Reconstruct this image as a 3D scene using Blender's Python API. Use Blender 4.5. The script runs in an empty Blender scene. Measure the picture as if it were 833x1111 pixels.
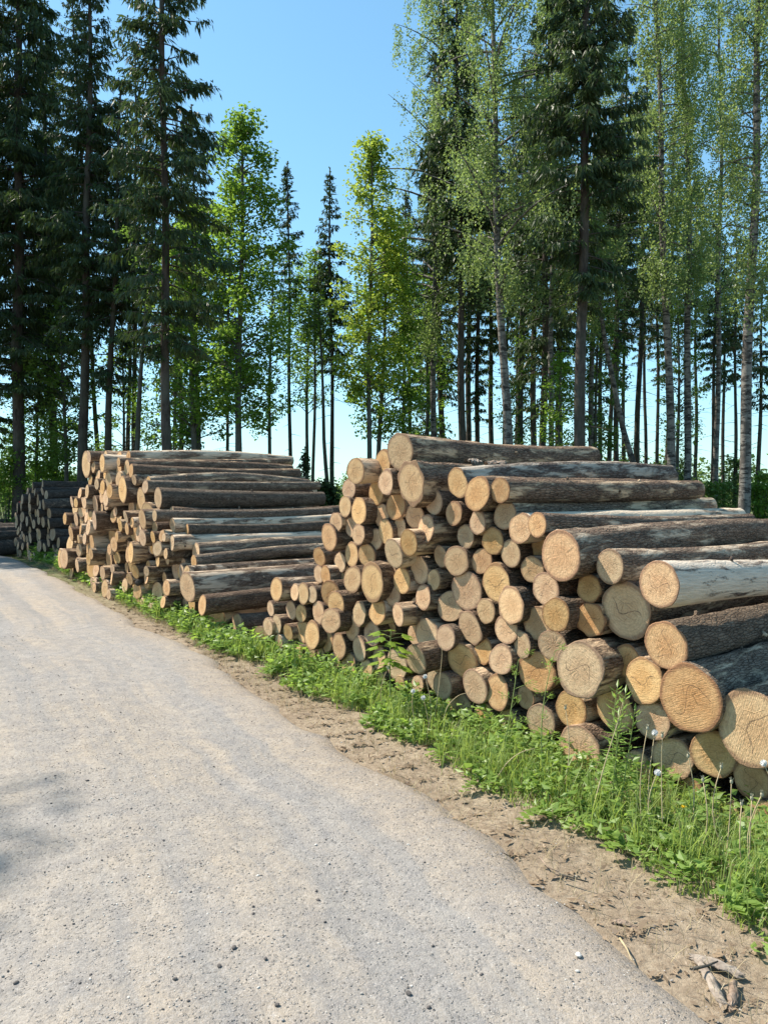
import bpy, math, random
import numpy as np
from mathutils import Vector, Matrix

rng = np.random.default_rng(7)
random.seed(7)
R = math.radians
scn = bpy.context.scene
col = scn.collection

# ------------------------------------------------------------------ camera
F, CX, CY = 839.0, 416.5, 555.5
CAMH = 2.0
PITCH = math.atan((555.5 - 528.0) / F)
cam_d = bpy.data.cameras.new('camera')
cam = bpy.data.objects.new('camera', cam_d)
col.objects.link(cam)
cam.location = (0, 0, CAMH)
cam.rotation_euler = (math.pi / 2 - PITCH, 0, 0)
cam_d.sensor_fit = 'VERTICAL'
cam_d.angle = 2 * math.atan(555.5 / F)
cam_d.clip_end = 2000
scn.camera = cam
C0 = np.array([0, 0, CAMH])


def ray(px, py):
    x = (px - CX) / F
    y = (CY - py) / F
    cp, sp = math.cos(PITCH), math.sin(PITCH)
    return np.array([x, cp + y * sp, -sp + y * cp])


def G(px, py, z=0.0):
    d = ray(px, py)
    return C0 + d * ((z - CAMH) / d[2])


def at_depth(px, py, Y):
    d = ray(px, py)
    return C0 + d * (Y / d[1])


def on_plane(px, py, p0, n):
    d = ray(px, py)
    return C0 + d * (np.dot(p0 - C0, n) / np.dot(d, n))


def project(p):
    v = np.asarray(p) - C0
    cp, sp = math.cos(PITCH), math.sin(PITCH)
    f = v[1] * cp - v[2] * sp
    u = v[1] * sp + v[2] * cp
    return CX + F * v[0] / f, CY - F * u / f


# ------------------------------------------------------------------ sun and sky
SUN_AZ, SUN_EL = R(66), R(49)      # to the left of the view direction, beyond the stacks
SDIR = np.array([-math.sin(SUN_AZ) * math.cos(SUN_EL), math.cos(SUN_AZ) * math.cos(SUN_EL), math.sin(SUN_EL)])
w = bpy.data.worlds.new('World')
scn.world = w
w.use_nodes = True
wn = w.node_tree.nodes
sky = wn.new('ShaderNodeTexSky')
sky.sky_type = 'NISHITA'
sky.sun_disc = False
sky.sun_elevation = SUN_EL
sky.sun_rotation = -SUN_AZ
sky.air_density = 1.0
sky.dust_density = 0.2
sky.ozone_density = 1.6
wn['Background'].inputs[1].default_value = 0.14
wl = w.node_tree.links
sep_ = wn.new('ShaderNodeSeparateColor')
wl.new(sky.outputs[0], sep_.inputs[0])
cmb_ = wn.new('ShaderNodeCombineColor')
for i_, (gain, knee) in enumerate(((0.80, 8.0), (1.12, 13.0), (1.04, 22.0))):
    a_ = wn.new('ShaderNodeMath'); a_.operation = 'MULTIPLY'; a_.inputs[1].default_value = gain
    wl.new(sep_.outputs[i_], a_.inputs[0])
    b_ = wn.new('ShaderNodeMath'); b_.operation = 'MULTIPLY_ADD'; b_.inputs[1].default_value = 1 / knee; b_.inputs[2].default_value = 1.0
    wl.new(a_.outputs[0], b_.inputs[0])
    d_ = wn.new('ShaderNodeMath'); d_.operation = 'DIVIDE'
    wl.new(a_.outputs[0], d_.inputs[0]); wl.new(b_.outputs[0], d_.inputs[1])
    wl.new(d_.outputs[0], cmb_.inputs[i_])
wl.new(cmb_.outputs[0], wn['Background'].inputs[0])
sl = bpy.data.lights.new('sun', 'SUN')
sl.energy = 4.9
sl.angle = R(0.5)
sl.color = (1.0, 0.92, 0.79)
so = bpy.data.objects.new('sun', sl)
col.objects.link(so)
so.location = (-20, 20, 30)
so.rotation_euler = Vector(tuple(SDIR)).to_track_quat('Z', 'Y').to_euler()
scn.view_settings.view_transform = 'Standard'
scn.view_settings.look = 'None'
scn.view_settings.gamma = 1
scn.view_settings.exposure = 0.95


# ------------------------------------------------------------------ shader helpers
class NT:
    def __init__(self, name, rough=0.9, spec=0.2):
        self.m = bpy.data.materials.new(name)
        self.m.use_nodes = True
        self.t = self.m.node_tree
        self.n = self.t.nodes
        self.b = self.n['Principled BSDF']
        self.b.inputs['Roughness'].default_value = rough
        self.b.inputs['Specular IOR Level'].default_value = spec

    def link(self, a, b):
        self.t.links.new(a, b)

    def new(self, typ, **kw):
        x = self.n.new(typ)
        for k, v in kw.items():
            setattr(x, k, v)
        return x

    def setin(self, node, key, val):
        if hasattr(val, 'is_output'):
            self.link(val, node.inputs[key])
        else:
            node.inputs[key].default_value = val

    def noise(self, vec, scale, detail=4, rough=0.55, dist=0.0):
        x = self.new('ShaderNodeTexNoise')
        if vec is not None:
            self.link(vec, x.inputs['Vector'])
        self.setin(x, 'Scale', scale)
        x.inputs['Detail'].default_value = detail
        x.inputs['Roughness'].default_value = rough
        x.inputs['Distortion'].default_value = dist
        return x.outputs['Fac']

    def vor(self, vec, scale, feature='F1', out='Distance', rand=1.0):
        x = self.new('ShaderNodeTexVoronoi', feature=feature)
        self.link(vec, x.inputs['Vector'])
        self.setin(x, 'Scale', scale)
        x.inputs['Randomness'].default_value = rand
        return x.outputs[out]

    def math(self, op, a, b=0.0, c=None, clamp=False):
        x = self.new('ShaderNodeMath', operation=op, use_clamp=clamp)
        self.setin(x, 0, a)
        self.setin(x, 1, b)
        if c is not None:
            self.setin(x, 2, c)
        return x.outputs[0]

    def ramp(self, fac, stops, interp='LINEAR'):
        x = self.new('ShaderNodeValToRGB')
        self.setin(x, 0, fac)
        cr = x.color_ramp
        cr.interpolation = interp
        while len(cr.elements) < len(stops):
            cr.elements.new(0.5)
        for e, (p, c) in zip(cr.elements, stops):
            e.position = p
            e.color = (c, c, c, 1) if not hasattr(c, '__len__') else (*c, 1)
        return x.outputs[0]

    def mix(self, fac, a, b, mode='MIX'):
        x = self.new('ShaderNodeMix', data_type='RGBA', blend_type=mode)
        self.setin(x, 0, fac)
        for k, v in ((6, a), (7, b)):
            if hasattr(v, '__len__'):
                v = (*v, 1)
            self.setin(x, k, v)
        return x.outputs[2]

    def mapping(self, vec, scale=(1, 1, 1), loc=(0, 0, 0), rot=(0, 0, 0)):
        x = self.new('ShaderNodeMapping')
        self.link(vec, x.inputs['Vector'])
        self.setin(x, 'Scale', scale)
        self.setin(x, 'Location', loc)
        self.setin(x, 'Rotation', rot)
        return x.outputs[0]

    def coord(self, which='Object'):
        return self.new('ShaderNodeTexCoord').outputs[which]

    def objvec(self, k=37.0):
        """object coordinates moved by a random amount for each object"""
        oi = self.new('ShaderNodeObjectInfo')
        isl = self.new('ShaderNodeNewGeometry').outputs['Random Per Island']
        rn = self.math('FRACT', self.math('ADD', oi.outputs['Random'], isl))
        r = self.math('MULTIPLY', rn, k)
        a = self.new('ShaderNodeVectorMath', operation='ADD')
        self.link(self.coord(), a.inputs[0])
        self.link(r, a.inputs[1])
        return a.outputs[0], rn

    def bump(self, h, strength=0.5, dist=0.02):
        x = self.new('ShaderNodeBump')
        x.inputs['Strength'].default_value = strength
        x.inputs['Distance'].default_value = dist
        self.link(h, x.inputs['Height'])
        self.link(x.outputs[0], self.b.inputs['Normal'])

    def color(self, c):
        self.setin(self.b, 'Base Color', c if hasattr(c, 'is_output') else (*c, 1))


def bark_mat(name, dark, mid, light, bare, amount):
    """rough scaly bark with patches rubbed to the bare wood; local x runs along the log"""
    m = NT(name, 0.92, 0.15)
    v, rnd = m.objvec()
    vs = m.mapping(v, (1.0, 3.2, 3.2))
    n1 = m.noise(vs, 5.0, 6, 0.65)
    n2 = m.noise(m.mapping(v, (1.0, 1.8, 1.8)), 26.0, 5, 0.7)
    cr = m.vor(m.mapping(v, (0.55, 2.0, 2.0)), 26.0, 'DISTANCE_TO_EDGE')
    base = m.ramp(n1, [(0.3, dark), (0.52, mid), (0.75, light)])
    base = m.mix(m.ramp(n2, [(0.35, 0.0), (0.7, 0.6)]), base, light)
    base = m.mix(m.ramp(cr, [(0.0, 0.6), (0.07, 0.0)]), base, tuple(x * 0.35 for x in dark))
    # peeled patches
    p = m.noise(m.mapping(v, (0.55, 2.6, 2.6)), 3.6, 8, 0.72, 0.3)
    off = m.math('MULTIPLY_ADD', rnd, 0.16, amount - 0.08)
    p = m.math('ADD', p, off)
    pm = m.ramp(p, [(0.585, 0.0), (0.67, 1.0)])
    streak = m.noise(m.mapping(v, (0.6, 9.0, 9.0)), 9.0, 4, 0.6)
    barec = m.mix(m.ramp(streak, [(0.3, 0.0), (0.7, 1.0)]), tuple(x * 0.62 for x in bare), bare)
    c = m.mix(pm, base, barec)
    br = m.math('MULTIPLY_ADD', rnd, 0.5, 0.75)
    hsv = m.new('ShaderNodeHueSaturation')
    m.link(c, hsv.inputs['Color'])
    m.link(br, hsv.inputs['Value'])
    m.color(hsv.outputs[0])
    h = m.math('ADD', m.math('MULTIPLY', n2, 0.6), m.math('MULTIPLY', m.ramp(cr, [(0, 0.0), (0.15, 1.0)]), 0.5))
    h = m.math('MULTIPLY', h, m.math('MULTIPLY_ADD', pm, -0.8, 1.0))
    h = m.math('MULTIPLY_ADD', m.math('MULTIPLY', pm, streak), 0.15, h)
    m.bump(h, 1.0, 0.02)
    return m.m


M = {}
M['bark_brown'] = bark_mat('bark_brown', (0.035, 0.022, 0.016), (0.15, 0.095, 0.066), (0.36, 0.255, 0.18), (0.64, 0.46, 0.30), 0.085)
M['bark_grey'] = bark_mat('bark_grey', (0.038, 0.027, 0.021), (0.15, 0.108, 0.08), (0.36, 0.28, 0.21), (0.60, 0.46, 0.32), 0.045)
M['bark_pale'] = bark_mat('bark_pale', (0.055, 0.036, 0.026), (0.18, 0.12, 0.085), (0.38, 0.28, 0.205), (0.70, 0.55, 0.40), 0.13)
M['bark_silver'] = bark_mat('bark_silver', (0.05, 0.035, 0.03), (0.16, 0.11, 0.09), (0.3, 0.24, 0.2), (0.66, 0.56, 0.45), 0.19)
M['bark_dark'] = bark_mat('bark_dark', (0.03, 0.023, 0.02), (0.075, 0.06, 0.052), (0.16, 0.135, 0.115), (0.3, 0.23, 0.17), -0.03)


def wood_mat(name, core, pale, rim, squiggle=True):
    """sawn log end: rings, rays, knots of colour and the wavy felt-pen tally line"""
    m = NT(name, 0.85, 0.15)
    uv = m.new('ShaderNodeUVMap', uv_map='face').outputs[0]
    oi = m.new('ShaderNodeObjectInfo')
    rnd = m.math('FRACT', m.math('ADD', oi.outputs['Random'], m.new('ShaderNodeNewGeometry').outputs['Random Per Island']))
    r37 = m.math('MULTIPLY', rnd, 43.0)
    sh = m.new('ShaderNodeVectorMath', operation='ADD')
    m.link(uv, sh.inputs[0])
    m.link(r37, sh.inputs[1])
    v = sh.outputs[0]
    ln = m.new('ShaderNodeVectorMath', operation='LENGTH')
    m.link(uv, ln.inputs[0])
    rad = ln.outputs['Value']
    n1 = m.noise(v, 1.4, 4, 0.6)
    n2 = m.noise(v, 9.0, 5, 0.7)
    rr = m.math('MULTIPLY_ADD', n1, 0.25, rad)
    rings = m.math('SINE', m.math('MULTIPLY', rr, 62.0))
    sepx = m.new('ShaderNodeSeparateXYZ')
    m.link(uv, sepx.inputs[0])
    ang = m.math('ARCTAN2', sepx.outputs[1], sepx.outputs[0])
    cv = m.new('ShaderNodeCombineXYZ')
    m.link(m.math('MULTIPLY', ang, 3.0), cv.inputs[0])
    m.link(r37, cv.inputs[1])
    m.link(m.math('MULTIPLY', rad, 0.8), cv.inputs[2])
    rays = m.noise(cv.outputs[0], 3.0, 4, 0.7)
    # saw marks across the face, each face at its own angle
    rot = m.new('ShaderNodeCombineXYZ')
    m.link(m.math('MULTIPLY', rnd, 6.283), rot.inputs[2])
    rv = m.mapping(uv, (1, 1, 1), (0, 0, 0), rot.outputs[0])
    saw = m.noise(m.mapping(rv, (1.2, 14.0, 1.0)), 2.2, 4, 0.7)
    c = m.mix(m.ramp(n1, [(0.3, 0.0), (0.7, 1.0)]), core, pale)
    c = m.mix(m.ramp(rr, [(0.45, 0.5), (0.75, 0.0)]), c, tuple(x * y for x, y in zip(core, (0.86, 0.72, 0.55))))
    c = m.mix(m.ramp(rays, [(0.4, 0.0), (0.75, 0.45)]), c, tuple(x * 0.7 for x in core))
    c = m.mix(m.math('MULTIPLY_ADD', rings, 0.15, 0.14), c, tuple(x * 0.55 for x in core))
    c = m.mix(m.ramp(saw, [(0.45, 0.0), (0.75, 0.5)]), c, tuple(min(1, x * 1.3) for x in pale))
    c = m.mix(m.ramp(n2, [(0.48, 0.0), (0.75, 0.55)]), c, tuple(x * 0.5 for x in core))
    # drying cracks from the pith
    crk = m.vor(m.mapping(rv, (0.9, 2.0, 1.0)), 1.6, 'DISTANCE_TO_EDGE')
    crm = m.math('MULTIPLY', m.ramp(crk, [(0.0, 1.0), (0.014, 0.0)]), m.ramp(rad, [(0.1, 1.0), (0.75, 0.0)]))
    c = m.mix(m.math('MULTIPLY', crm, 0.35), c, (0.08, 0.05, 0.03))
    # darker sapwood edge and bark ring
    edge = m.math('MULTIPLY_ADD', n2, 0.12, rad)
    c = m.mix(m.ramp(edge, [(0.86, 0.0), (0.95, 0.4), (1.03, 0.9)]), c, rim)
    if squiggle:
        s = m.new('ShaderNodeSeparateXYZ')
        m.link(rv, s.inputs[0])
        x, y = s.outputs[0], s.outputs[1]
        amp = m.math('MULTIPLY_ADD', m.math('FRACT', m.math('MULTIPLY', rnd, 17.3)), 0.25, 0.14)
        ph = m.math('MULTIPLY', rnd, 51.0)
        wv = m.math('MULTIPLY', m.math('SINE', m.math('MULTIPLY_ADD', x, 5.2, ph)), amp)
        wv = m.math('MULTIPLY_ADD', n1, 0.5, wv)
        dd = m.math('ABSOLUTE', m.math('SUBTRACT', y, m.math('SUBTRACT', wv, 0.25)))
        lm = m.ramp(dd, [(0.011, 1.0), (0.026, 0.0)])
        lm = m.math('MULTIPLY', lm, m.ramp(m.math('ABSOLUTE', x), [(0.6, 1.0), (0.66, 0.0)]))
        lm = m.math('MULTIPLY', lm, m.math('LESS_THAN', m.math('FRACT', m.math('MULTIPLY', rnd, 7.77)), 0.72))
        c = m.mix(m.math('MULTIPLY', lm, 0.62), c, (0.05, 0.035, 0.03))
    hsv = m.new('ShaderNodeHueSaturation')
    m.link(c, hsv.inputs['Color'])
    m.link(m.math('MULTIPLY_ADD', m.math('FRACT', m.math('MULTIPLY', rnd, 9.1)), 0.36, 0.84), hsv.inputs['Value'])
    m.link(m.math('MULTIPLY_ADD', m.math('FRACT', m.math('MULTIPLY', rnd, 5.3)), 0.012, 0.492), hsv.inputs['Hue'])
    m.link(m.math('MULTIPLY_ADD', m.math('FRACT', m.math('MULTIPLY', rnd, 3.3)), 0.25, 0.78), hsv.inputs['Saturation'])
    m.color(hsv.outputs[0])
    h = m.math('ADD', m.math('MULTIPLY', saw, 0.7), m.math('MULTIPLY', n2, 0.5))
    h = m.math('MULTIPLY_ADD', crm, -0.6, h)
    m.bump(h, 0.8, 0.016)
    return m.m


M['wood'] = wood_mat('sawn_wood', (0.56, 0.325, 0.135), (0.65, 0.425, 0.20), (0.26, 0.14, 0.07))
M['wood_old'] = wood_mat('weathered_wood', (0.33, 0.225, 0.125), (0.42, 0.3, 0.18), (0.1, 0.07, 0.05), False)


def leaf_mat(name, c0, c1, trans=0.45, tcol=None, gloss=0.025):
    m = NT(name)
    m.n.remove(m.b)
    out = m.n['Material Output']
    geo = m.new('ShaderNodeNewGeometry')
    rv = geo.outputs['Random Per Island']
    big = m.noise(m.coord(), 0.5, 3)
    f = m.math('MULTIPLY_ADD', rv, 0.6, m.math('MULTIPLY_ADD', big, 0.8, -0.2), clamp=True)
    c = m.mix(f, c0, c1)
    d = m.new('ShaderNodeBsdfDiffuse')
    m.link(c, d.inputs[0])
    t = m.new('ShaderNodeBsdfTranslucent')
    tc = tcol or tuple(min(1, x * k) for x, k in zip(c1, (1.5, 1.6, 0.7)))
    m.link(m.mix(m.math('MULTIPLY_ADD', rv, 0.5, 0.25), c, tc), t.inputs[0])
    mx = m.new('ShaderNodeMixShader')
    mx.inputs[0].default_value = trans
    m.link(d.outputs[0], mx.inputs[1])
    m.link(t.outputs[0], mx.inputs[2])
    g = m.new('ShaderNodeBsdfGlossy')
    g.inputs['Roughness'].default_value = 0.42
    m2 = m.new('ShaderNodeMixShader')
    m2.inputs[0].default_value = gloss
    m.link(mx.outputs[0], m2.inputs[1])
    m.link(g.outputs[0], m2.inputs[2])
    m.link(m2.outputs[0], out.inputs[0])
    return m.m


M['spruce'] = leaf_mat('spruce_needles', (0.022, 0.043, 0.02), (0.066, 0.10, 0.036), 0.32)
M['birch'] = leaf_mat('birch_leaves', (0.11, 0.17, 0.062), (0.23, 0.295, 0.13), 0.52)
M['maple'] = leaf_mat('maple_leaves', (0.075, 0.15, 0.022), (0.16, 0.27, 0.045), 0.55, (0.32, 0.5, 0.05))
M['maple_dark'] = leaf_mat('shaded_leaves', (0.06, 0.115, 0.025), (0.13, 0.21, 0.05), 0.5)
M['shrub'] = leaf_mat('shrub_leaves', (0.06, 0.10, 0.03), (0.14, 0.2, 0.06), 0.4)
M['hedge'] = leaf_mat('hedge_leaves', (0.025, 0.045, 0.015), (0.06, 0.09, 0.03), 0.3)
M['weed'] = leaf_mat('weed_leaves', (0.13, 0.22, 0.04), (0.29, 0.40, 0.11), 0.5)
M['grass'] = leaf_mat('grass_blades', (0.15, 0.23, 0.05), (0.33, 0.40, 0.13), 0.45)
M['dry'] = leaf_mat('dry_grass', (0.3, 0.23, 0.12), (0.5, 0.42, 0.26), 0.3, (0.5, 0.4, 0.2))
M['litter'] = leaf_mat('bark_litter', (0.09, 0.06, 0.04), (0.36, 0.27, 0.18), 0.05, (0.2, 0.15, 0.1))
M['sapling'] = leaf_mat('sapling_leaves', (0.14, 0.24, 0.03), (0.32, 0.42, 0.07), 0.5, (0.5, 0.6, 0.08))


def simple_mat(name, a, b, scale=8.0, rough=0.9, bump=0.0):
    m = NT(name, rough)
    v, rnd = m.objvec()
    n = m.noise(v, scale, 5, 0.65)
    m.color(m.mix(m.ramp(n, [(0.3, 0.0), (0.7, 1.0)]), a, b))
    if bump:
        m.bump(n, 0.8, bump)
    return m.m


def trunk_mat(name, dark, light, zs=0.35):
    m = NT(name, 0.95, 0.1)
    v, rnd = m.objvec()
    n = m.noise(m.mapping(v, (1, 1, zs)), 9.0, 6, 0.7)
    n2 = m.noise(v, 1.2, 3)
    c = m.mix(m.ramp(n, [(0.32, 0.0), (0.68, 1.0)]), dark, light)
    c = m.mix(m.ramp(n2, [(0.4, 0.0), (0.7, 0.5)]), c, (0.09, 0.10, 0.075))
    m.color(c)
    m.bump(n, 1.0, 0.03)
    return m.m


M['trunk'] = trunk_mat('spruce_bark', (0.03, 0.024, 0.021), (0.10, 0.082, 0.072))
M['trunk_grey'] = trunk_mat('smooth_grey_bark', (0.045, 0.043, 0.038), (0.13, 0.125, 0.11))


def birch_bark():
    m = NT('birch_bark', 0.8, 0.2)
    v, rnd = m.objvec()
    n = m.noise(m.mapping(v, (1, 1, 3.5)), 3.0, 5, 0.7)
    n2 = m.noise(m.mapping(v, (1, 1, 0.5)), 5.0, 4, 0.6)
    c = m.mix(m.ramp(n, [(0.48, 0.0), (0.56, 1.0)]), (0.2, 0.185, 0.167), (0.032, 0.029, 0.027))
    c = m.mix(m.ramp(n2, [(0.5, 0.0), (0.62, 1.0)]), c, (0.09, 0.08, 0.072))
    m.color(c)
    m.bump(n, 0.6, 0.02)
    return m.m


M['trunk_birch'] = birch_bark()
M['stem'] = simple_mat('green_stem', (0.14, 0.2, 0.06), (0.24, 0.28, 0.1), 20)
M['drystem'] = simple_mat('dry_stem', (0.34, 0.26, 0.15), (0.52, 0.42, 0.26), 20)
M['fluff'] = simple_mat('seed_fluff', (0.7, 0.69, 0.66), (0.85, 0.84, 0.82), 40)
M['bud'] = simple_mat('dry_bud', (0.24, 0.24, 0.16), (0.42, 0.38, 0.28), 60)
M['yellow'] = simple_mat('yellow_petals', (0.8, 0.55, 0.02), (0.85, 0.65, 0.05), 60)
M['stone_pale'] = simple_mat('pale_stone', (0.42, 0.39, 0.35), (0.62, 0.58, 0.53), 30, 0.9, 0.004)
M['stone_dark'] = simple_mat('dark_stone', (0.055, 0.05, 0.047), (0.16, 0.14, 0.13), 40, 0.9, 0.004)
M['red'] = simple_mat('red_paint', (0.5, 0.03, 0.03), (0.6, 0.05, 0.04), 20, 0.6)
M['barkslab'] = simple_mat('dry_bark', (0.13, 0.09, 0.065), (0.34, 0.26, 0.2), 26, 0.95, 0.01)
M['barkslab_grey'] = simple_mat('grey_bark', (0.17, 0.135, 0.11), (0.36, 0.305, 0.25), 26, 0.95, 0.008)


# ------------------------------------------------------------------ mesh helpers
class MB:
    """collects vertices and faces and links them as ONE object"""

    def __init__(s):
        s.v, s.q, s.t, s.mi, s.mt, s.n, s.uv = [], [], [], [], [], 0, None

    def add(s, verts, quads=None, tris=None, mat=0):
        verts = np.asarray(verts, float).reshape(-1, 3)
        s.v.append(verts)
        if quads is not None and len(quads):
            q = np.asarray(quads, int) + s.n
            s.q.append(q)
            s.mi.append(np.full(len(q), mat))
        if tris is not None and len(tris):
            t = np.asarray(tris, int) + s.n
            s.t.append(t)
            s.mt.append(np.full(len(t), mat))
        s.n += len(verts)

    def leaves(s, base, axis, side, L, W, mat=0, fold=0.0):
        """rhombic leaves: base point, unit axis, unit side"""
        N = len(base)
        L = np.broadcast_to(L, (N,))[:, None]
        W = np.broadcast_to(W, (N,))[:, None]
        nrm = np.cross(axis, side)
        mid = base + axis * L * 0.45 + nrm * L * fold
        v = np.stack([base, mid + side * W * 0.5, base + axis * L, mid - side * W * 0.5], 1).reshape(-1, 3)
        s.add(v, np.arange(N * 4).reshape(N, 4), mat=mat)

    def tube(s, pts, radii, sides=6, caps=True, mat=0, lump=0.0, seed=None):
        pts = np.asarray(pts, float)
        n = len(pts)
        radii = np.broadcast_to(radii, (n,))
        tg = np.gradient(pts, axis=0)
        tg /= np.linalg.norm(tg, axis=1)[:, None] + 1e-9
        ref = np.array([0, 0, 1.0]) if abs(tg[0][2]) < 0.8 else np.array([1.0, 0, 0])
        a = np.cross(tg, ref)
        a /= np.linalg.norm(a, axis=1)[:, None] + 1e-9
        b = np.cross(tg, a)
        th = np.linspace(0, 2 * math.pi, sides, endpoint=False)
        rr = radii[:, None] * np.ones(sides)
        if lump:
            rr = rr * (1 + lump * rng.standard_normal((n, sides)))
        v = pts[:, None, :] + rr[..., None] * (np.cos(th)[None, :, None] * a[:, None, :] + np.sin(th)[None, :, None] * b[:, None, :])
        i = np.arange(n - 1)[:, None] * sides
        j = np.arange(sides)[None, :]
        k = (j + 1) % sides
        q = np.stack([i + j, i + k, i + sides + k, i + sides + j], -1).reshape(-1, 4)
        vv = v.reshape(-1, 3)
        tr = []
        if caps:
            vv = np.vstack([vv, pts[0], pts[-1]])
            c0, c1 = n * sides, n * sides + 1
            for x in range(sides):
                tr.append((c0, (x + 1) % sides, x))
                tr.append((c1, (n - 1) * sides + x, (n - 1) * sides + (x + 1) % sides))
        s.add(vv, q, tr, mat)

    def build(s, name, mats, parent=None, smooth=False):
        me = bpy.data.meshes.new(name)
        V = np.vstack(s.v) if s.v else np.zeros((0, 3))
        q = np.vstack(s.q) if s.q else np.zeros((0, 4), int)
        t = np.vstack(s.t) if s.t else np.zeros((0, 3), int)
        me.vertices.add(len(V))
        me.vertices.foreach_set('co', V.astype(np.float32).ravel())
        nl = q.size + t.size
        me.loops.add(nl)
        me.loops.foreach_set('vertex_index', np.concatenate([q.ravel(), t.ravel()]).astype(np.int32))
        me.polygons.add(len(q) + len(t))
        starts = np.concatenate([np.arange(len(q)) * 4, q.size + np.arange(len(t)) * 3]).astype(np.int32)
        me.polygons.foreach_set('loop_start', starts)
        mi = np.concatenate((s.mi + s.mt) or [np.zeros(0)]).astype(np.int32)
        me.polygons.foreach_set('material_index', mi)
        me.polygons.foreach_set('use_smooth', np.full(len(q) + len(t), smooth))
        me.update(calc_edges=True)
        if not isinstance(mats, (list, tuple)):
            mats = [mats]
        for m in mats:
            me.materials.append(m)
        if s.uv is not None:
            lay = me.uv_layers.new(name='face')
            vi = np.concatenate([q.ravel(), t.ravel()])
            lay.data.foreach_set('uv', s.uv[vi].astype(np.float32).ravel())
        o = bpy.data.objects.new(name, me)
        col.objects.link(o)
        if parent is not None:
            o.parent = parent
        return o


def tag(o, label=None, cat=None, group=None, kind=None):
    if label:
        o['label'] = label
    if cat:
        o['category'] = cat
    if group:
        o['group'] = group
    if kind:
        o['kind'] = kind
    return o


def empty(name, loc=(0, 0, 0)):
    o = bpy.data.objects.new(name, None)
    o.empty_display_size = 0.2
    o.location = tuple(loc)
    col.objects.link(o)
    return o


def unit(a):
    return a / (np.linalg.norm(a, axis=-1, keepdims=True) + 1e-9)


def rand_dirs(n):
    return unit(rng.standard_normal((n, 3)))


# ------------------------------------------------------------------ ground
def vnoise(x, y, s, seed=0):
    """cheap smooth value noise"""
    x = np.asarray(x) * s
    y = np.asarray(y) * s

    def h(i, j):
        n = np.sin(i * 127.1 + j * 311.7 + seed * 74.7) * 43758.5453
        return n - np.floor(n)
    i, j = np.floor(x), np.floor(y)
    f, g = x - i, y - j
    f, g = f * f * (3 - 2 * f), g * g * (3 - 2 * g)
    return (h(i, j) * (1 - f) + h(i + 1, j) * f) * (1 - g) + (h(i, j + 1) * (1 - f) + h(i + 1, j + 1) * f) * g


EDGE_PX = [(1010, 1300), (800, 1111), (715, 1045), (640, 985), (520, 897), (400, 815), (330, 770), (250, 722), (165, 682), (100, 644), (50, 618), (0, 600)]
GRASS_PX = [(1010, 1150), (860, 1045), (740, 968), (610, 902), (510, 852), (430, 803), (350, 762), (270, 722), (200, 686), (120, 645), (55, 613), (5, 596)]
PILE_PX = [(1010, 950), (860, 897), (760, 866), (640, 830), (540, 790), (440, 752), (360, 725), (290, 700), (240, 692), (150, 652), (75, 616), (15, 596)]
EDGE = np.array([G(*p)[:2] for p in EDGE_PX])
GRASS = np.array([G(*p)[:2] for p in GRASS_PX])
PILE = np.array([G(*p)[:2] for p in PILE_PX])


def resample(P, n):
    d = np.concatenate([[0], np.cumsum(np.linalg.norm(np.diff(P, axis=0), axis=1))])
    t = np.linspace(0, d[-1], n)
    out = np.stack([np.interp(t, d, P[:, k]) for k in range(2)], 1)
    for _ in range(6):
        out[1:-1] = (out[:-2] + 2 * out[1:-1] + out[2:]) / 4
    return out


# far continuation of the road: bends to the left out of sight
EDGE_L = np.vstack([[[5.2, -6.0], [4.2, -1.5]], EDGE, [[-17.5, 29.0], [-27.0, 36.0], [-45.0, 43.0]]])
ER = resample(EDGE_L, 260)
tg = unit(np.gradient(ER, axis=0))
nl = np.stack([-tg[:, 1], tg[:, 0]], 1)
ROADW = 4.6


def xgrid(a, b, n, p=1.0):
    return np.linspace(a, b, n)


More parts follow.
